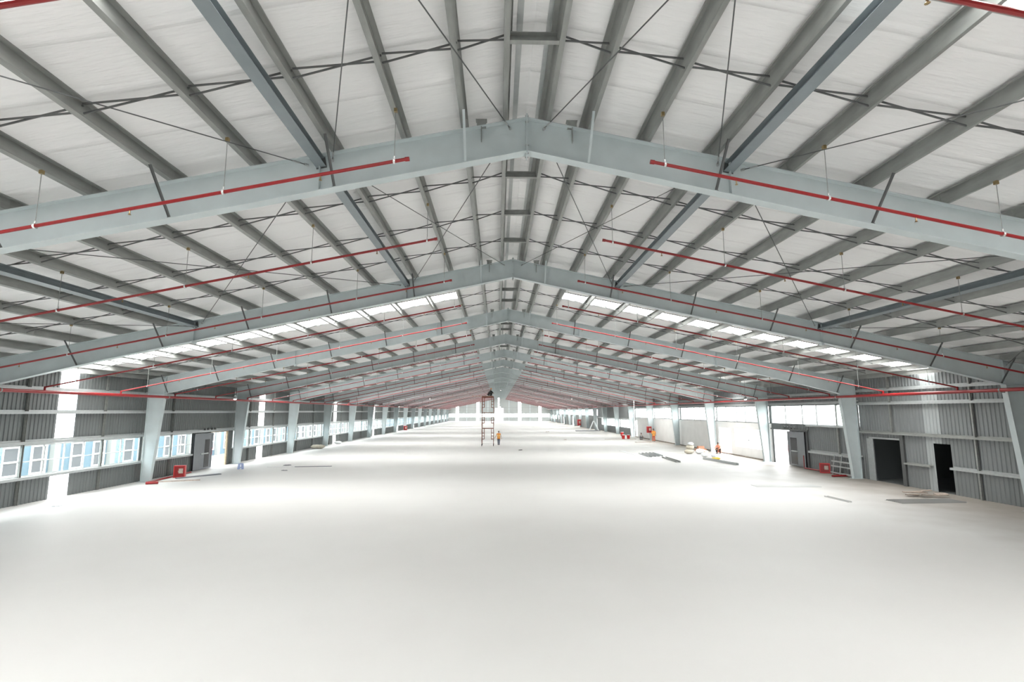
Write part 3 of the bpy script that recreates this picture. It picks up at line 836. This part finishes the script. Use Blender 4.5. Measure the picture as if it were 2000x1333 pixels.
# ------------------------------------------------------------------ scaffold tower
def scaffold(x0, x1, y0, y1):
    c = ((x0+x1)/2, (y0+y1)/2)
    r = thing('scaffold_tower', 'tall rusty scaffold tower on wheels standing mid-hall', 'scaffold', (c[0], c[1], 0))
    hw, hd = (x1-x0)/2, (y1-y0)/2; R_ = .028
    lifts = [(.22, 2.08), (2.08, 3.92), (3.92, 5.72)]
    for sy in (-1, 1):
        for z0, z1 in lifts:
            m = MB()
            for sx in (-1, 1):
                m.tube([(sx*hw, sy*hd, z0), (sx*hw, sy*hd, z1-.01)], R_, 8)
                m.tube([(sx*(hw-.26), sy*hd, z0+.55), (sx*(hw-.26), sy*hd, z1-.08)], R_*.8, 6)
                m.tube([(sx*hw, sy*hd, z0+.55), (sx*(hw-.26), sy*hd, z0+.55)], R_*.8, 6)
                for q in (.9, 1.25): m.tube([(sx*hw, sy*hd, z0+q), (sx*(hw-.26), sy*hd, z0+q)], R_*.7, 6)
            m.tube([(-hw, sy*hd, z1-.06), (hw, sy*hd, z1-.06)], R_, 8)
            m.build('end_frame', M['rust'], r)
    for sx in (-1, 1):
        for z0, z1 in lifts:
            for up in (0, 1):
                m = MB(); a, b = (z0+.3, z1-.3) if up else (z1-.3, z0+.3)
                m.tube([(sx*(hw+.03), -hd, a), (sx*(hw+.03), hd, b)], .014, 6); m.build('cross_brace', M['rust'], r)
        for sy in (-1, 1):
            m = MB(); m.tube([(sx*hw-.035, sy*hd, .1), (sx*hw+.035, sy*hd, .1)], .1, 14); m.box(sx*hw-.05, sx*hw+.05, sy*hd-.02, sy*hd+.02, .1, .24)
            m.build('castor', M['rubber'], r)
    m = MB(); m.box(-hw-.02, hw+.02, -hd, hd, 5.72, 5.77); m.build('deck', M['rust'], r)
    m = MB(); m.tube([(-hw, -hd, .3), (hw, -hd, .3)], .012, 6); m.build('foot_rail', M['galv'], r)
    return r
scaffold(-1.87, -.52, 61.3, 62.9)
m = MB(); m.box(-1.15, 1.15, -.12, .12, 0, .04)
tag(m.build('plank', M['wood'], None, (-1.95, 61.5, 5.77)), 'pale plank sticking out left from the scaffold deck', 'plank')

# ------------------------------------------------------------------ people
def skin_mesh(name, verts, edges, radii, mat_, parent, root=0, sub=2):
    me = bpy.data.meshes.new(name); me.from_pydata(verts, edges, []); me.update()
    o = bpy.data.objects.new(name, me); col.objects.link(o)
    md = o.modifiers.new('skin', 'SKIN'); md.use_smooth_shade = True; md.branch_smoothing = 0.6
    for i, d in enumerate(me.skin_vertices[0].data):
        r = radii[i]; d.radius = (r, r) if not isinstance(r, tuple) else r; d.use_root = (i == root)
    s = o.modifiers.new('sub', 'SUBSURF'); s.levels = sub; s.render_levels = sub
    dg = bpy.context.evaluated_depsgraph_get(); ev = o.evaluated_get(dg)
    nm = bpy.data.meshes.new_from_object(ev); nm.name = name
    o.modifiers.clear(); o.data = nm; nm.materials.clear(); nm.materials.append(mat_)
    nm.polygons.foreach_set('use_smooth', [True]*len(nm.polygons))
    bpy.data.meshes.remove(me)
    if parent is not None: o.parent = parent
    return o
def ellipsoid(name, c, r, mat_, parent, zmin=-1.0, n=14, mrings=9):
    m = MB(); prof = []
    b = 0
    for i in range(mrings+1):
        t = -PI/2 + PI*i/mrings
        if math.sin(t) < zmin: continue
        prof.append((max(.02, math.cos(t)), math.sin(t)))
    m.lathe(prof, (0,0,0), n)
    m.v = [(c[0]+x*r[0], c[1]+y*r[1], c[2]+z*r[2]) for x, y, z in m.v]
    return m.build(name, mat_, parent, smooth=True)
def person(loc, rz, J, label, top, legs, head=None, scale=1.0, group=None):
    """J: joints (facing -y before the turn). pelvis, chest, neck, head, l/r shoulder elbow hand hip knee ankle toe"""
    r = thing('person', label, 'person', loc, rz, group); r.scale = (scale,)*3
    V = []; E = []; R = []
    def add(p, rad, par=None):
        V.append(tuple(p)); R.append(rad); i = len(V)-1
        if par is not None: E.append((par, i))
        return i
    def mid(a, b, t=.5): return tuple(Vector(a).lerp(Vector(b), t))
    pe = add(J['pelvis'], (.14, .10)); w = add(mid(J['pelvis'], J['chest'], .5), (.125, .098), pe); ch = add(J['chest'], (.15, .108), w)
    ub = add(mid(J['chest'], J['neck'], .55), (.12, .09), ch); nk = add(J['neck'], .052, ub)
    hd = Vector(J['head']); fdir = Vector(J.get('face', (0, -1, 0))).normalized()
    h1 = add(hd+Vector((0, 0, -.07))+fdir*.01, (.068, .075), nk); h2 = add(hd+Vector((0, 0, .02)), (.078, .095), h1); h3 = add(hd+Vector((0, 0, .09)), (.055, .07), h2)
    nose = add(hd+fdir*.105+Vector((0, 0, -.015)), .014, h2)
    sidev = fdir.cross(Vector((0, 0, 1)))
    for s in (-1, 1): add(hd+sidev*s*.085+Vector((0, 0, -.01)), .016, h2)
    for s in 'lr':
        sh = add(J[s+'sh'], .062, ub); add_m = add(mid(J[s+'sh'], J[s+'el'], .5), .05, sh); el = add(J[s+'el'], .04, add_m); fm = add(mid(J[s+'el'], J[s+'ha'], .4), .038, el); wr = add(J[s+'ha'], .026, fm)
        d = (Vector(J[s+'ha'])-Vector(J[s+'el'])).normalized(); side = d.cross(Vector((0, 1, .2))).normalized()
        palm = add(Vector(J[s+'ha'])+d*.06, (.036, .018), wr)
        for q, ln in ((-1.5, .062), (-.5, .078), (.5, .082), (1.5, .07)):
            k1 = add(Vector(V[palm])+d*.045+side*q*.019, .009, palm); add(Vector(V[k1])+d*ln*.6+Vector((0, .012, -.01)), .008, k1)
        t1 = add(Vector(J[s+'ha'])+d*.03+side*.04, .010, wr); add(Vector(V[t1])+d*.04+side*.012, .009, t1)
        hp = add(J[s+'hip'], .088, pe); tm = add(mid(J[s+'hip'], J[s+'kn'], .5), .075, hp); kn = add(J[s+'kn'], .055, tm); cm = add(mid(J[s+'kn'], J[s+'an'], .4), .052, kn); an = add(J[s+'an'], .036, cm)
        fd = Vector(J.get('foot', (0, -1, 0))).normalized()
        add(Vector(J[s+'an'])+fd*.07+Vector((0, 0, -.04)), .036, an); 
    skin_mesh('body', V, E, R, M['skin'], r, pe)
    # shirt / vest
    V2 = []; E2 = []; R2 = []
    def ad(p, rad, par=None):
        V2.append(tuple(p)); R2.append(rad); i = len(V2)-1
        if par is not None: E2.append((par, i))
        return i
    a_ = ad(Vector(J['pelvis'])-(Vector(J['chest'])-Vector(J['pelvis']))*.18, (.17, .13)); a0 = ad(J['pelvis'], (.19, .15), a_); a1 = ad(mid(J['pelvis'], J['chest'], .5), (.182, .145), a0); a2 = ad(J['chest'], (.20, .155), a1); a3 = ad(mid(J['chest'], J['neck'], .6), (.15, .12), a2); ad(mid(J['chest'], J['neck'], .95), (.085, .085), a3)
    for s in 'lr':
        b = ad(J[s+'sh'], .088, a3); c_ = ad(mid(J[s+'sh'], J[s+'el'], .55), .066, b)
        if J.get('long'): c2 = ad(J[s+'el'], .056, c_); ad(mid(J[s+'el'], J[s+'ha'], .85), .045, c2)
    sh = skin_mesh('shirt', V2, E2, R2, M[top], r, a0)
    if J.get('stripes'):
        for t in (.25, .8):
            p = Vector(mid(J['pelvis'], J['chest'], t)); m = MB(); m.lathe([(1, -.028), (1.03, 0), (1, .028)], (0,0,0), 18)
            m.v = [(p.x+x*.196, p.y+y*.156, p.z+z) for x, y, z in m.v]; m.build('reflective_band', M['stripe'], sh, smooth=True)
    V3 = []; E3 = []; R3 = []
    def ae(p, rad, par=None):
        V3.append(tuple(p)); R3.append(rad); i = len(V3)-1
        if par is not None: E3.append((par, i))
        return i
    p0 = ae(Vector(mid(J['pelvis'], J['chest'], .45)), (.165, .125)); p1 = ae(J['pelvis'], (.17, .13), p0)
    for s in 'lr':
        a = ae(J[s+'hip'], .105, p1); b = ae(mid(J[s+'hip'], J[s+'kn'], .5), .093, a); c_ = ae(J[s+'kn'], .075, b); d_ = ae(mid(J[s+'kn'], J[s+'an'], .5), .07, c_); ae(mid(J[s+'kn'], J[s+'an'], 1.05), .062, d_)
    skin_mesh('trousers', V3, E3, R3, M[legs], r, p1)
    for s in 'lr':
        fd = Vector(J.get('foot', (0, -1, 0))).normalized(); a = Vector(J[s+'an'])
        m = MB(); pp = a+Vector((0, 0, -.055)); sd = fd.cross(Vector((0, 0, 1)))
        m.hexa([pp-fd*.09-sd*.045+Vector((0,0,-.03)), pp-fd*.09+sd*.045+Vector((0,0,-.03)), pp+fd*.17+sd*.05+Vector((0,0,-.03)), pp+fd*.17-sd*.05+Vector((0,0,-.03)),
                pp-fd*.08-sd*.04+Vector((0,0,.05)), pp-fd*.08+sd*.04+Vector((0,0,.05)), pp+fd*.15+sd*.04+Vector((0,0,.01)), pp+fd*.15-sd*.04+Vector((0,0,.01))])
        m.build('shoe', M['black'], r)
    if head == 'hair': ellipsoid('hair', hd+Vector((0, 0, .035))-fdir*.015, (.09, .105, .085), M['hair'], r, -.25)
    elif head:
        ellipsoid('helmet', hd+Vector((0, 0, .04)), (.115, .135, .10), M[head], r, -.05)
    e = MB()
    for s in (-1, 1): e.lathe([(.006, -.006), (.012, 0), (.006, .006)], hd+fdir*.088+sidev*s*.032+Vector((0, 0, .01)), 6)
    e.build('eyes', M['black'], r)
    m = MB(); q = hd+fdir*.092+Vector((0, 0, -.065)); m.bar(q-sidev*.022, q+sidev*.022, .008, .012); m.build('mouth', M['pink'], r)
    return r
STAND = dict(pelvis=(0,0,.93), chest=(0,0,1.22), neck=(0,.0,1.46), head=(0,-.01,1.60), lsh=(.19,0,1.38), lel=(.25,.02,1.12), lha=(.27,-.04,.88), rsh=(-.19,0,1.38), rel=(-.25,.02,1.12), rha=(-.27,-.04,.88),
             lhip=(.09,0,.88), lkn=(.10,-.02,.49), lan=(.10,.02,.085), rhip=(-.09,0,.88), rkn=(-.10,-.02,.49), ran=(-.10,.02,.085))
for s in 'lr': STAND[s+'el'] = STAND.pop(s+'el')
WALK = dict(STAND); WALK.update(stripes=True, lkn=(.09,-.14,.50), lan=(.08,-.16,.085), rkn=(-.09,.03,.49), ran=(-.09,.22,.12), lel=(.30,.05,1.13), lha=(.42,.02,.93), rel=(-.28,.02,1.12), rha=(-.32,-.06,.88))
ORANGE = dict(STAND); ORANGE.update(stripes=True, long=True, lel=(.27,-.06,1.12), lha=(.20,-.26,1.0), lkn=(.12,-.03,.49), lan=(.13,.0,.085))
SQUAT = dict(pelvis=(0,.12,.30), chest=(0,-.04,.56), neck=(0,-.12,.76), head=(0,-.16,.90), lsh=(.18,-.08,.70), lel=(.24,-.28,.52), lha=(.10,-.44,.42), rsh=(-.18,-.08,.70), rel=(-.24,-.28,.52), rha=(-.10,-.44,.42),
             lhip=(.10,.08,.30), lkn=(.19,-.28,.50), lan=(.15,-.12,.085), rhip=(-.10,.08,.30), rkn=(-.19,-.28,.50), ran=(-.15,-.12,.085), face=(0,-1,-.25), long=True)
person((.09, 63.15, 0), PI*.97, WALK, 'person in orange hi-vis vest and dark jeans walking beside the scaffold tower', 'vest', 'jeans', 'hair', .98)
person((-.98, 61.9, 5.77), PI*.6, SQUAT, 'person in dark clothes and orange helmet crouching on top of the scaffold', 'black', 'black', 'vest', .95)
person((20.75, 69.6, 0), PI*.9, ORANGE, 'person in orange vest and orange trousers standing by a right column', 'vest', 'orange', 'black', .98)
person((21.15, 50.0, 0), -PI*.25, SQUAT, 'person in salmon shirt squatting at the white partition doorway', 'pink', 'black', 'hair', 1.02)
BEND = dict(SQUAT)
person((20.25, 74.3, 0), PI*.2, BEND, 'person in pale clothes crouching behind the orange worker', 'whitecloth', 'grey_cover', 'hair', .95)

# ------------------------------------------------------------------ hose cabinets, pipes and site clutter
def cabinet(loc, rz, w, h, d, label, tilt=0):
    r = thing('hose_cabinet', label, 'hose cabinet', loc, rz, 'red fire hose cabinets'); r.rotation_euler = (0, 0, rz)
    m = MB()
    for a, b, z0, z1 in rect_minus(-w/2, w/2, 0, h, [(-w/2+.05, w/2-.05, .05, h-.05)]): m.box(a, b, -d/2, d/2, z0, z1)
    m.box(-w/2+.05, w/2-.05, d/2-.03, d/2, .05, h-.05); m.build('body', M['redbox'], r)
    m = MB(); m.box(-w/2+.05, w/2-.05, -d/2+.01, -d/2+.03, .05, h-.05); m.build('door', M['red'], r)
    m = MB(); m.box(-w*.05, w*.32, -d/2, -d/2+.012, h*.35, h*.75); m.build('glass_plate', M['rubble'], r)
    m = MB(); m.tube([(-.05, -d/2-.01, h*.45), (-.05, -d/2-.01, h*.58)], .012, 6); m.build('handle', M['chrome'], r)
    return r
cabinet((-19.55, 33.2, 0), 0.25, .62, .72, .25, 'red hose cabinet standing by the left wall near a column')
cabinet((21.35, 34.1, 0), -.55, .60, .62, .25, 'red hose cabinet standing by the right wall beside a galvanised frame')
cabinet((20.98, 72.45, 1.05), PI*.02, .65, .85, .25, 'red hose cabinet fixed on the right column behind the orange worker')
cabinet((20.95, 135.0, 0.4), 0, .9, 1.5, .4, 'dark red cabinet far down by the right columns')
cabinet((-20.0, 114.2, .0), 0, .7, .9, .3, 'small red cabinet far down by the left columns')
def floor_pipe(pts, r, label, name='floor_pipe', m_='red'):
    c = Vector(pts[0]); m = MB(); m.tube([Vector(p)-c for p in pts], r, 10)
    return tag(m.build(name, M[m_], None, c), label, 'pipe')
floor_pipe([(-19.75, 30.6, .05), (-20.25, 35.6, .05)], .05, 'long red pipe lying along the left wall before the hose cabinet')
floor_pipe([(-19.5, 30.05, .08), (-18.95, 30.25, .08)], .075, 'short thick red pipe end on the floor by the left column foot')
floor_pipe([(21.5, 36.6, .05), (21.62, 32.4, .05)], .05, 'long red pipe lying along the foot of the right wall')
floor_pipe([(21.5, 32.15, .06), (20.45, 32.0, .06)], .055, 'short red pipe lying across the floor by the right wall')
floor_pipe([(21.55, 36.75, .03), (21.55, 36.75, .9)], .03, 'short red standpipe beside the right sliding door jamb')
# galvanised frame leaning on the right wall
r = thing('steel_rack', 'galvanised ladder-like frame leaning on the right wall behind the column', 'metal frame', (21.45, 32.5, 0))
for y in (-.75, .25, .95):
    m = MB(); m.bar((-.02, y, 0), (.2, y, 1.2), .05); m.build('upright', M['galv_light'], r)
for z in (.12, .52, .82): 
    m = MB(); m.bar((-.05+.18*z, -.9, z), (-.05+.18*z, 1.15, z), .03, .09); m.build('rail', M['galv_light'], r)
# stool
r = thing('plastic_stool', 'small blue plastic stool on the floor by the left doorway', 'stool', (-18.05, 37.75, 0), .3)
m = MB(); m.lathe([(.16, .36), (.17, .375), (.17, .39), (.15, .40)], (0,0,0), 18); m.build('seat', M['stool'], r)
for a in range(4):
    t = PI/4+a*PI/2; m = MB(); m.bar((.18*math.cos(t), .18*math.sin(t), 0), (.13*math.cos(t), .13*math.sin(t), .37), .13, .03); m.build('leg', M['stool'], r)
m = MB(); m.lathe([(.165, .10), (.172, .10), (.17, .16), (.163, .16)], (0,0,0), 18); m.build('ring', M['stool'], r)
# sheets of board in the shade of the left wall, planks and channels
def slab(name, loc, rz, l, w, h, m_, label, cat, tilt=0, group=None):
    m = MB(); m.box(-l/2, l/2, -w/2, w/2, 0, h)
    o = m.build(name, M[m_], None, loc); o.rotation_euler = (tilt, 0, rz); return tag(o, label, cat, group)
slab('plank', (-18.55, 31.4, 0), .35, 2.2, .22, .05, 'rubble', 'brown plank on the floor just past the left column', 'plank')
slab('plank', (-18.6, 33.6, 0), .95, 2.6, .3, .06, 'grey_cover', 'dark plank on the floor in front of the red hose cabinet', 'plank')
def channel(loc, rz, l, w, h, m_, label, up=True):
    m = MB(); t = .012
    m.box(-l/2, l/2, -w/2, w/2, 0, t); m.box(-l/2, l/2, -w/2, -w/2+t, t, h); m.box(-l/2, l/2, w/2-t, w/2, t, h)
    o = m.build('steel_channel', M[m_], None, loc); o.rotation_euler = (0, 0, rz); return tag(o, label, 'steel channel')
channel((17.6, 41.6, 0), 1.68, 5.0, .22, .16, 'galv_light', 'galvanised channel lying beyond the bright doorway, near the yellow sack')
for i in range(4):
    channel((13.4+.42*i, 47.9+.25*i, .0), 1.54, 3.6, .30, .12, 'galv_light', ['leftmost','second from left','third from left','rightmost'][i]+' of four channels lying side by side on the right floor')
channel((14.25, 43.3, 0), 1.53, 4.2, .34, .14, 'galv', 'single dark channel lying in front of the row of four channels')
channel((12.75, 49.0, 0), 1.62, 9.0, .40, .02, 'winframe', 'long thin pale metal strip flat on the floor, left of the four channels')
slab('metal_sheet', (15.5, 28.3, 0), -.04, 3.4, .8, .015, 'strip', 'pale metal sheet flat on the floor in the right foreground', 'metal sheet')
channel((15.5, 24.0, 0), 1.62, 1.6, .16, .05, 'strip', 'single short channel on the floor in the right foreground')
r = thing('roof_sheet', 'grey ribbed sheet lying on the floor in front of the narrow dark doorway', 'metal sheet', (19.05, 23.35, 0), .04)
m = MB(); 
for i in range(9):
    y = -.7+i*.16
    y *= .66; m.hexa([(-1.5,y,0),(1.5,y,0),(1.5,y+.03,.0),(-1.5,y+.03,0),(-1.5,y+.01,.05),(1.5,y+.01,.05),(1.5,y+.02,.05),(-1.5,y+.02,.05)])
    m.box(-1.5, 1.5, y+.03, y+.105, 0, .006)
m.build('ribbed_sheet', M['strip'], r)
# rubble of broken boards by the narrow doorway
for i in range(7):
    a = random.uniform(-.5, .9)
    slab('broken_board', (20.2+random.uniform(-.8, .8), 24.7+random.uniform(-.35, .35), .05+.035*i), a, random.uniform(.5, 1.1), random.uniform(.12, .25), .04, 'rubble', 'broken board in the rubble heap at the narrow dark doorway', 'board', random.uniform(-.3, .3), 'broken boards at the doorway')
def sack(loc, rz, l, w, h, m_, label, cat='sack', seed=0, tilt=0):
    rnd = random.Random(seed); m = MB(); n = 12; prof = []
    k = 10; b = 0
    for i in range(k+1):
        t = i/k; s = math.sin(PI*min(max(t, .0), 1))**.45
        for j in range(n):
            a = 2*PI*j/n
            m.v.append(((t-.5)*l, (math.cos(a)*w/2*s+.02*math.copysign(1, math.cos(a)))*(1+rnd.uniform(-.2, .2)), max(0, h/2+math.sin(a)*h/2*s*(1+rnd.uniform(-.22, .22)))))
    for i in range(k):
        for j in range(n):
            j2 = (j+1) % n; m.face((i*n+j, i*n+j2, (i+1)*n+j2, (i+1)*n+j))
    m.face(tuple(reversed(range(n)))); m.face(tuple(k*n+j for j in range(n)))
    o = m.build('sack', M[m_], None, loc, smooth=True); o.rotation_euler = (0, tilt, rz); return tag(o, label, cat)
sack((18.1, 49.6, 0), .4, 1.0, .6, .45, 'sack', 'beige woven sack at the left of the heap before the partition', seed=1)
sack((18.25, 49.7, .40), .5, .95, .6, .45, 'sack', 'beige sack lying on top of the left sack in the heap', seed=2)
sack((18.3, 49.65, .80), 1.3, .8, .5, .26, 'sack_w', 'small pale sack topmost of the heap before the partition', seed=12)
sack((19.1, 49.4, 0), -.3, .9, .55, .5, 'sack_w', 'white sack at the right of the heap before the partition', seed=3)
sack((19.55, 49.3, 0), 1.1, .8, .5, .35, 'sack', 'small beige sack at the right end of the heap before the partition', seed=4)
sack((18.3, 46.3, 0), .2, .8, .5, .36, 'sack_w', 'grey-white plastic bag on the floor before the partition window', seed=5)
sack((18.75, 45.4, 0), .9, .55, .45, .36, 'sack_w', 'small white plastic bag next to the yellow sack', seed=6)
sack((18.15, 43.6, 0), .1, .75, .5, .2, 'yellow', 'flat yellow sack on the floor before the partition window', seed=7)
for i, (x, y, rz) in enumerate(((20.2, 52.7, .2), (20.55, 52.4, .5), (20.35, 52.5, .1))):
    m = MB(); m.box(-.3, .3, -.2, .2, 0, .26)
    o = m.build('brick_stack', M['brick'], None, (x-.0 if i < 2 else x, y, .26 if i == 2 else 0)); o.rotation_euler = (0, 0, rz)
    tag(o, ['left orange brick pack at the foot of a right column', 'right orange brick pack at the foot of a right column', 'upper orange brick pack at the foot of a right column'][i], 'bricks')
def bucket(loc, m_, label, s=1.0):
    r = thing('paint_bucket', label, 'bucket', loc)
    m = MB(); m.lathe([(.15*s, 0), (.19*s, .38*s), (.20*s, .38*s), (.20*s, .42*s)], (0,0,0), 14); m.build('body', M[m_], r)
    m = MB(); m.lathe([(.205*s, .42*s), (.205*s, .45*s), (.05*s, .46*s)], (0,0,0), 14); m.build('lid', M['sack_w'], r)
bucket((18.3, 76.4, 0), 'redbox', 'red bucket beside a plank, nearer left of two far right', 1.3)
bucket((19.1, 76.6, 0), 'redbox', 'red bucket beside a plank, right of its twin', 1.3)
bucket((20.3, 85.6, 0), 'redbox', 'red bucket at the foot of a far right column', 1.4)
slab('plank', (17.6, 75.2, 0), .1, 4.6, .3, .05, 'rubble', 'brown plank on the floor under the red buckets', 'plank')
slab('plank', (18.9, 68.0, 0), .2, 2.2, .4, .06, 'rubble', 'brown board on the floor in front of the orange worker', 'plank')
# leaning ladder and boards far on the right
r = thing('step_ladder', 'pale A-frame ladder standing far down on the right', 'ladder', (19.9, 108.5, 0), 0)
for sx in (-1, 1):
    for dy in (-1, 1):
        m = MB(); m.bar((sx*1.0, dy*.35, 0), (sx*.1, dy*.25, 2.0), .08); m.build('stile', M['winframe'], r)
for i in range(5):
    z = .3+i*.33; x = -(1.0-.45*z); m = MB(); m.bar((x, -.34, z), (x, .34, z), .06); m.build('rung', M['winframe'], r)
slab('board_pile', (18.4, 107.2, 0), 0, 5.0, 1.2, .12, 'grey_cover', 'dark pile of sheets on the floor by the far ladder', 'boards')
# small litter on the open floor
LIT = [((2.42, 54.8), 'black', 'small black rag on the floor right of the scaffold', .45), ((-15.8, 40.1), 'grey_cover', 'small dark offcut on the floor by the left column row', .5),
       ((-14.6, 36.7), 'grey_cover', 'short dark offcut nearest the viewer on the left floor', .35), ((9.5, 74.0), 'rubble', 'small heap of litter in mid-floor right', .5), ((9.7, 103.0), 'rubble', 'small pile of litter far out on the right floor', .7),
       ((-18.8, 23.4), 'sack_w', 'small pale scrap by the left wall light strip', .3)]
for (x, y), mm, lab, s in LIT:
    m = MB(); rnd = random.Random(lab)
    for q in range(3):
        ox, oy = rnd.uniform(-.4, .4)*s, rnd.uniform(-.3, .3)*s
        m.hexa([(ox-.3*s,oy-.15*s,0),(ox+.3*s,oy-.2*s,0),(ox+.35*s,oy+.15*s,0),(ox-.25*s,oy+.2*s,0),(ox-.2*s,oy-.1*s,.10*s),(ox+.2*s,oy-.1*s,.16*s),(ox+.2*s,oy+.1*s,.12*s),(ox-.15*s,oy+.12*s,.08*s)])
    tag(m.build('scrap', M[mm], None, (x, y, 0)), lab, 'litter')
slab('plank', (-13.5, 39.2, 0), .1, 2.6, .12, .04, 'grey_cover', 'thin dark batten on the left floor beyond the stool', 'plank')
slab('plank', (-15.7, 39.3, 0), .12, 2.2, .25, .03, 'cap', 'pale batten on the left floor beyond the stool', 'plank')
sack((-19.6, 58.0, 0), .5, 1.6, 1.0, .45, 'sack', 'pale heap of sacking by the left wall between columns', 'sack', 9)
sack((-19.9, 66.2, 0), .2, 1.0, .7, .35, 'sack_w', 'small white bag by a left wall light strip', 'sack', 10)

# ------------------------------------------------------------------ the building across the left yard
BX = -28.6
bld = thing('neighbour_building', 'pale blue building with white framed windows seen through the left windows', 'building', (BX, 60, -.35))
m = MB(); m.box(-8, 0, -60, 160, 0, 9); m.build('wall', M['blue_wall'], bld)
def dot_mat():
    m = bpy.data.materials.new('perforated_blue_screen'); m.use_nodes = True
    nt = m.node_tree; N = nt.nodes; L = nt.links; b_ = N['Principled BSDF']; b_.inputs['Roughness'].default_value = 0.7
    tc = N.new('ShaderNodeTexCoord'); v = N.new('ShaderNodeTexVoronoi'); v.inputs['Scale'].default_value = 9.0; v.inputs['Randomness'].default_value = 0.25
    L.new(tc.outputs['Object'], v.inputs['Vector'])
    r = N.new('ShaderNodeValToRGB'); r.color_ramp.interpolation = 'CONSTANT'; r.color_ramp.elements[1].position = 0.42
    r.color_ramp.elements[0].color = (0.06, 0.14, 0.20, 1); r.color_ramp.elements[1].color = (0.21, 0.29, 0.33, 1)
    L.new(v.outputs['Distance'], r.inputs['Fac']); L.new(r.outputs['Color'], b_.inputs['Base Color'])
    return m
M['dots'] = dot_mat()
W2 = .56
wf = MB(); wf.box(0, .08, -W2, W2, 0, .10); wf.box(0, .08, -W2, W2, 1.65, 1.75); wf.box(0, .08, -W2, -W2+.10, .10, 1.65); wf.box(0, .08, W2-.10, W2, .10, 1.65); wf.box(0, .07, -W2+.10, W2-.10, .80, .90)
wf_me = wf.mesh('window', M['winframe'])
pn = MB(); pn.box(.005, .02, -W2+.10, W2-.10, .10, 1.65); pn_me = pn.mesh('pane', M['facade_glass'])
cl = MB(); cl.box(-.0, .30, -.24, .24, 0, 9); cl_me = cl.mesh('pilaster', M['pale_wall'])
ds = MB(); ds.box(.0, .05, -.55, .55, .2, 8.6); ds_me = ds.mesh('perforated_screen', M['dots'])
y = -38.0
i = 0
while y < 70:
    for dy in (0, 1.9):
        for z in (.55, 3.6):
            w = link('window', wf_me, bld, (0, y+dy, z)); link('pane', pn_me, w)
    link('pilaster', cl_me, bld, (0, y+2.95, 0))
    if i % 2 == 0: link('perforated_screen', ds_me, bld, (0, y-1.1, 0))
    y += 4.9; i += 1

# ------------------------------------------------------------------ world, lamps, camera
w = bpy.data.worlds.new('World'); sc.world = w; w.use_nodes = True
bg = w.node_tree.nodes['Background']; bg.inputs[0].default_value = (0.97, 0.985, 1.0, 1); bg.inputs[1].default_value = SKY
def portal(loc, rot, sx, sy):
    l = bpy.data.lights.new('daylight_portal', 'AREA'); l.shape = 'RECTANGLE'; l.size = sx; l.size_y = sy; l.cycles.is_portal = True
    link('daylight_portal', l, None, loc, rot)
portal((XL-.1, (YB+YE)/2, (LWIN[0]+LWIN[1])/2), (0, -PI/2, 0), LWIN[1]-LWIN[0], YE-YB)
portal((XW+.22, (3*B+8*B)/2, 3.72), (0, PI/2, 0), 1.42, 5*B)
portal((XW+.22, 9.5*B, 1.9), (0, PI/2, 0), 1.42, 3*B)
portal((XW+.22, (11*B+18*B)/2, 3.72), (0, PI/2, 0), 1.42, 7*B)
portal((XW+.3, 46, 1.3), (0, PI/2, 0), 2.5, 12)
portal((XR, YE+.1, 2.35), (-PI/2, 0, 0), 42, 1.6)
portal((.45, YE+.12, 2.65), (-PI/2, 0, 0), 3.4, 5.2)
portal((XR, YB-.1, 1.2), (PI/2, 0, 0), 15.2, 2.4)

cam = bpy.data.cameras.new('camera'); cam.sensor_width = 36; cam.lens = 36*F/2000; cam.clip_end = 1000; cam.clip_start = .05
co = link('camera', cam); 
mm = Matrix((r2, u2, -fwv)).transposed().to_4x4(); mm.translation = Vector((0, 0, 4.0)); co.matrix_world = mm
sc.camera = co
sc.view_settings.view_transform = 'Standard'; sc.view_settings.look = 'None'; sc.view_settings.exposure = 0.42; sc.view_settings.gamma = 1.0
sc.view_settings.use_curve_mapping = False
sc.cycles.diffuse_bounces = 6
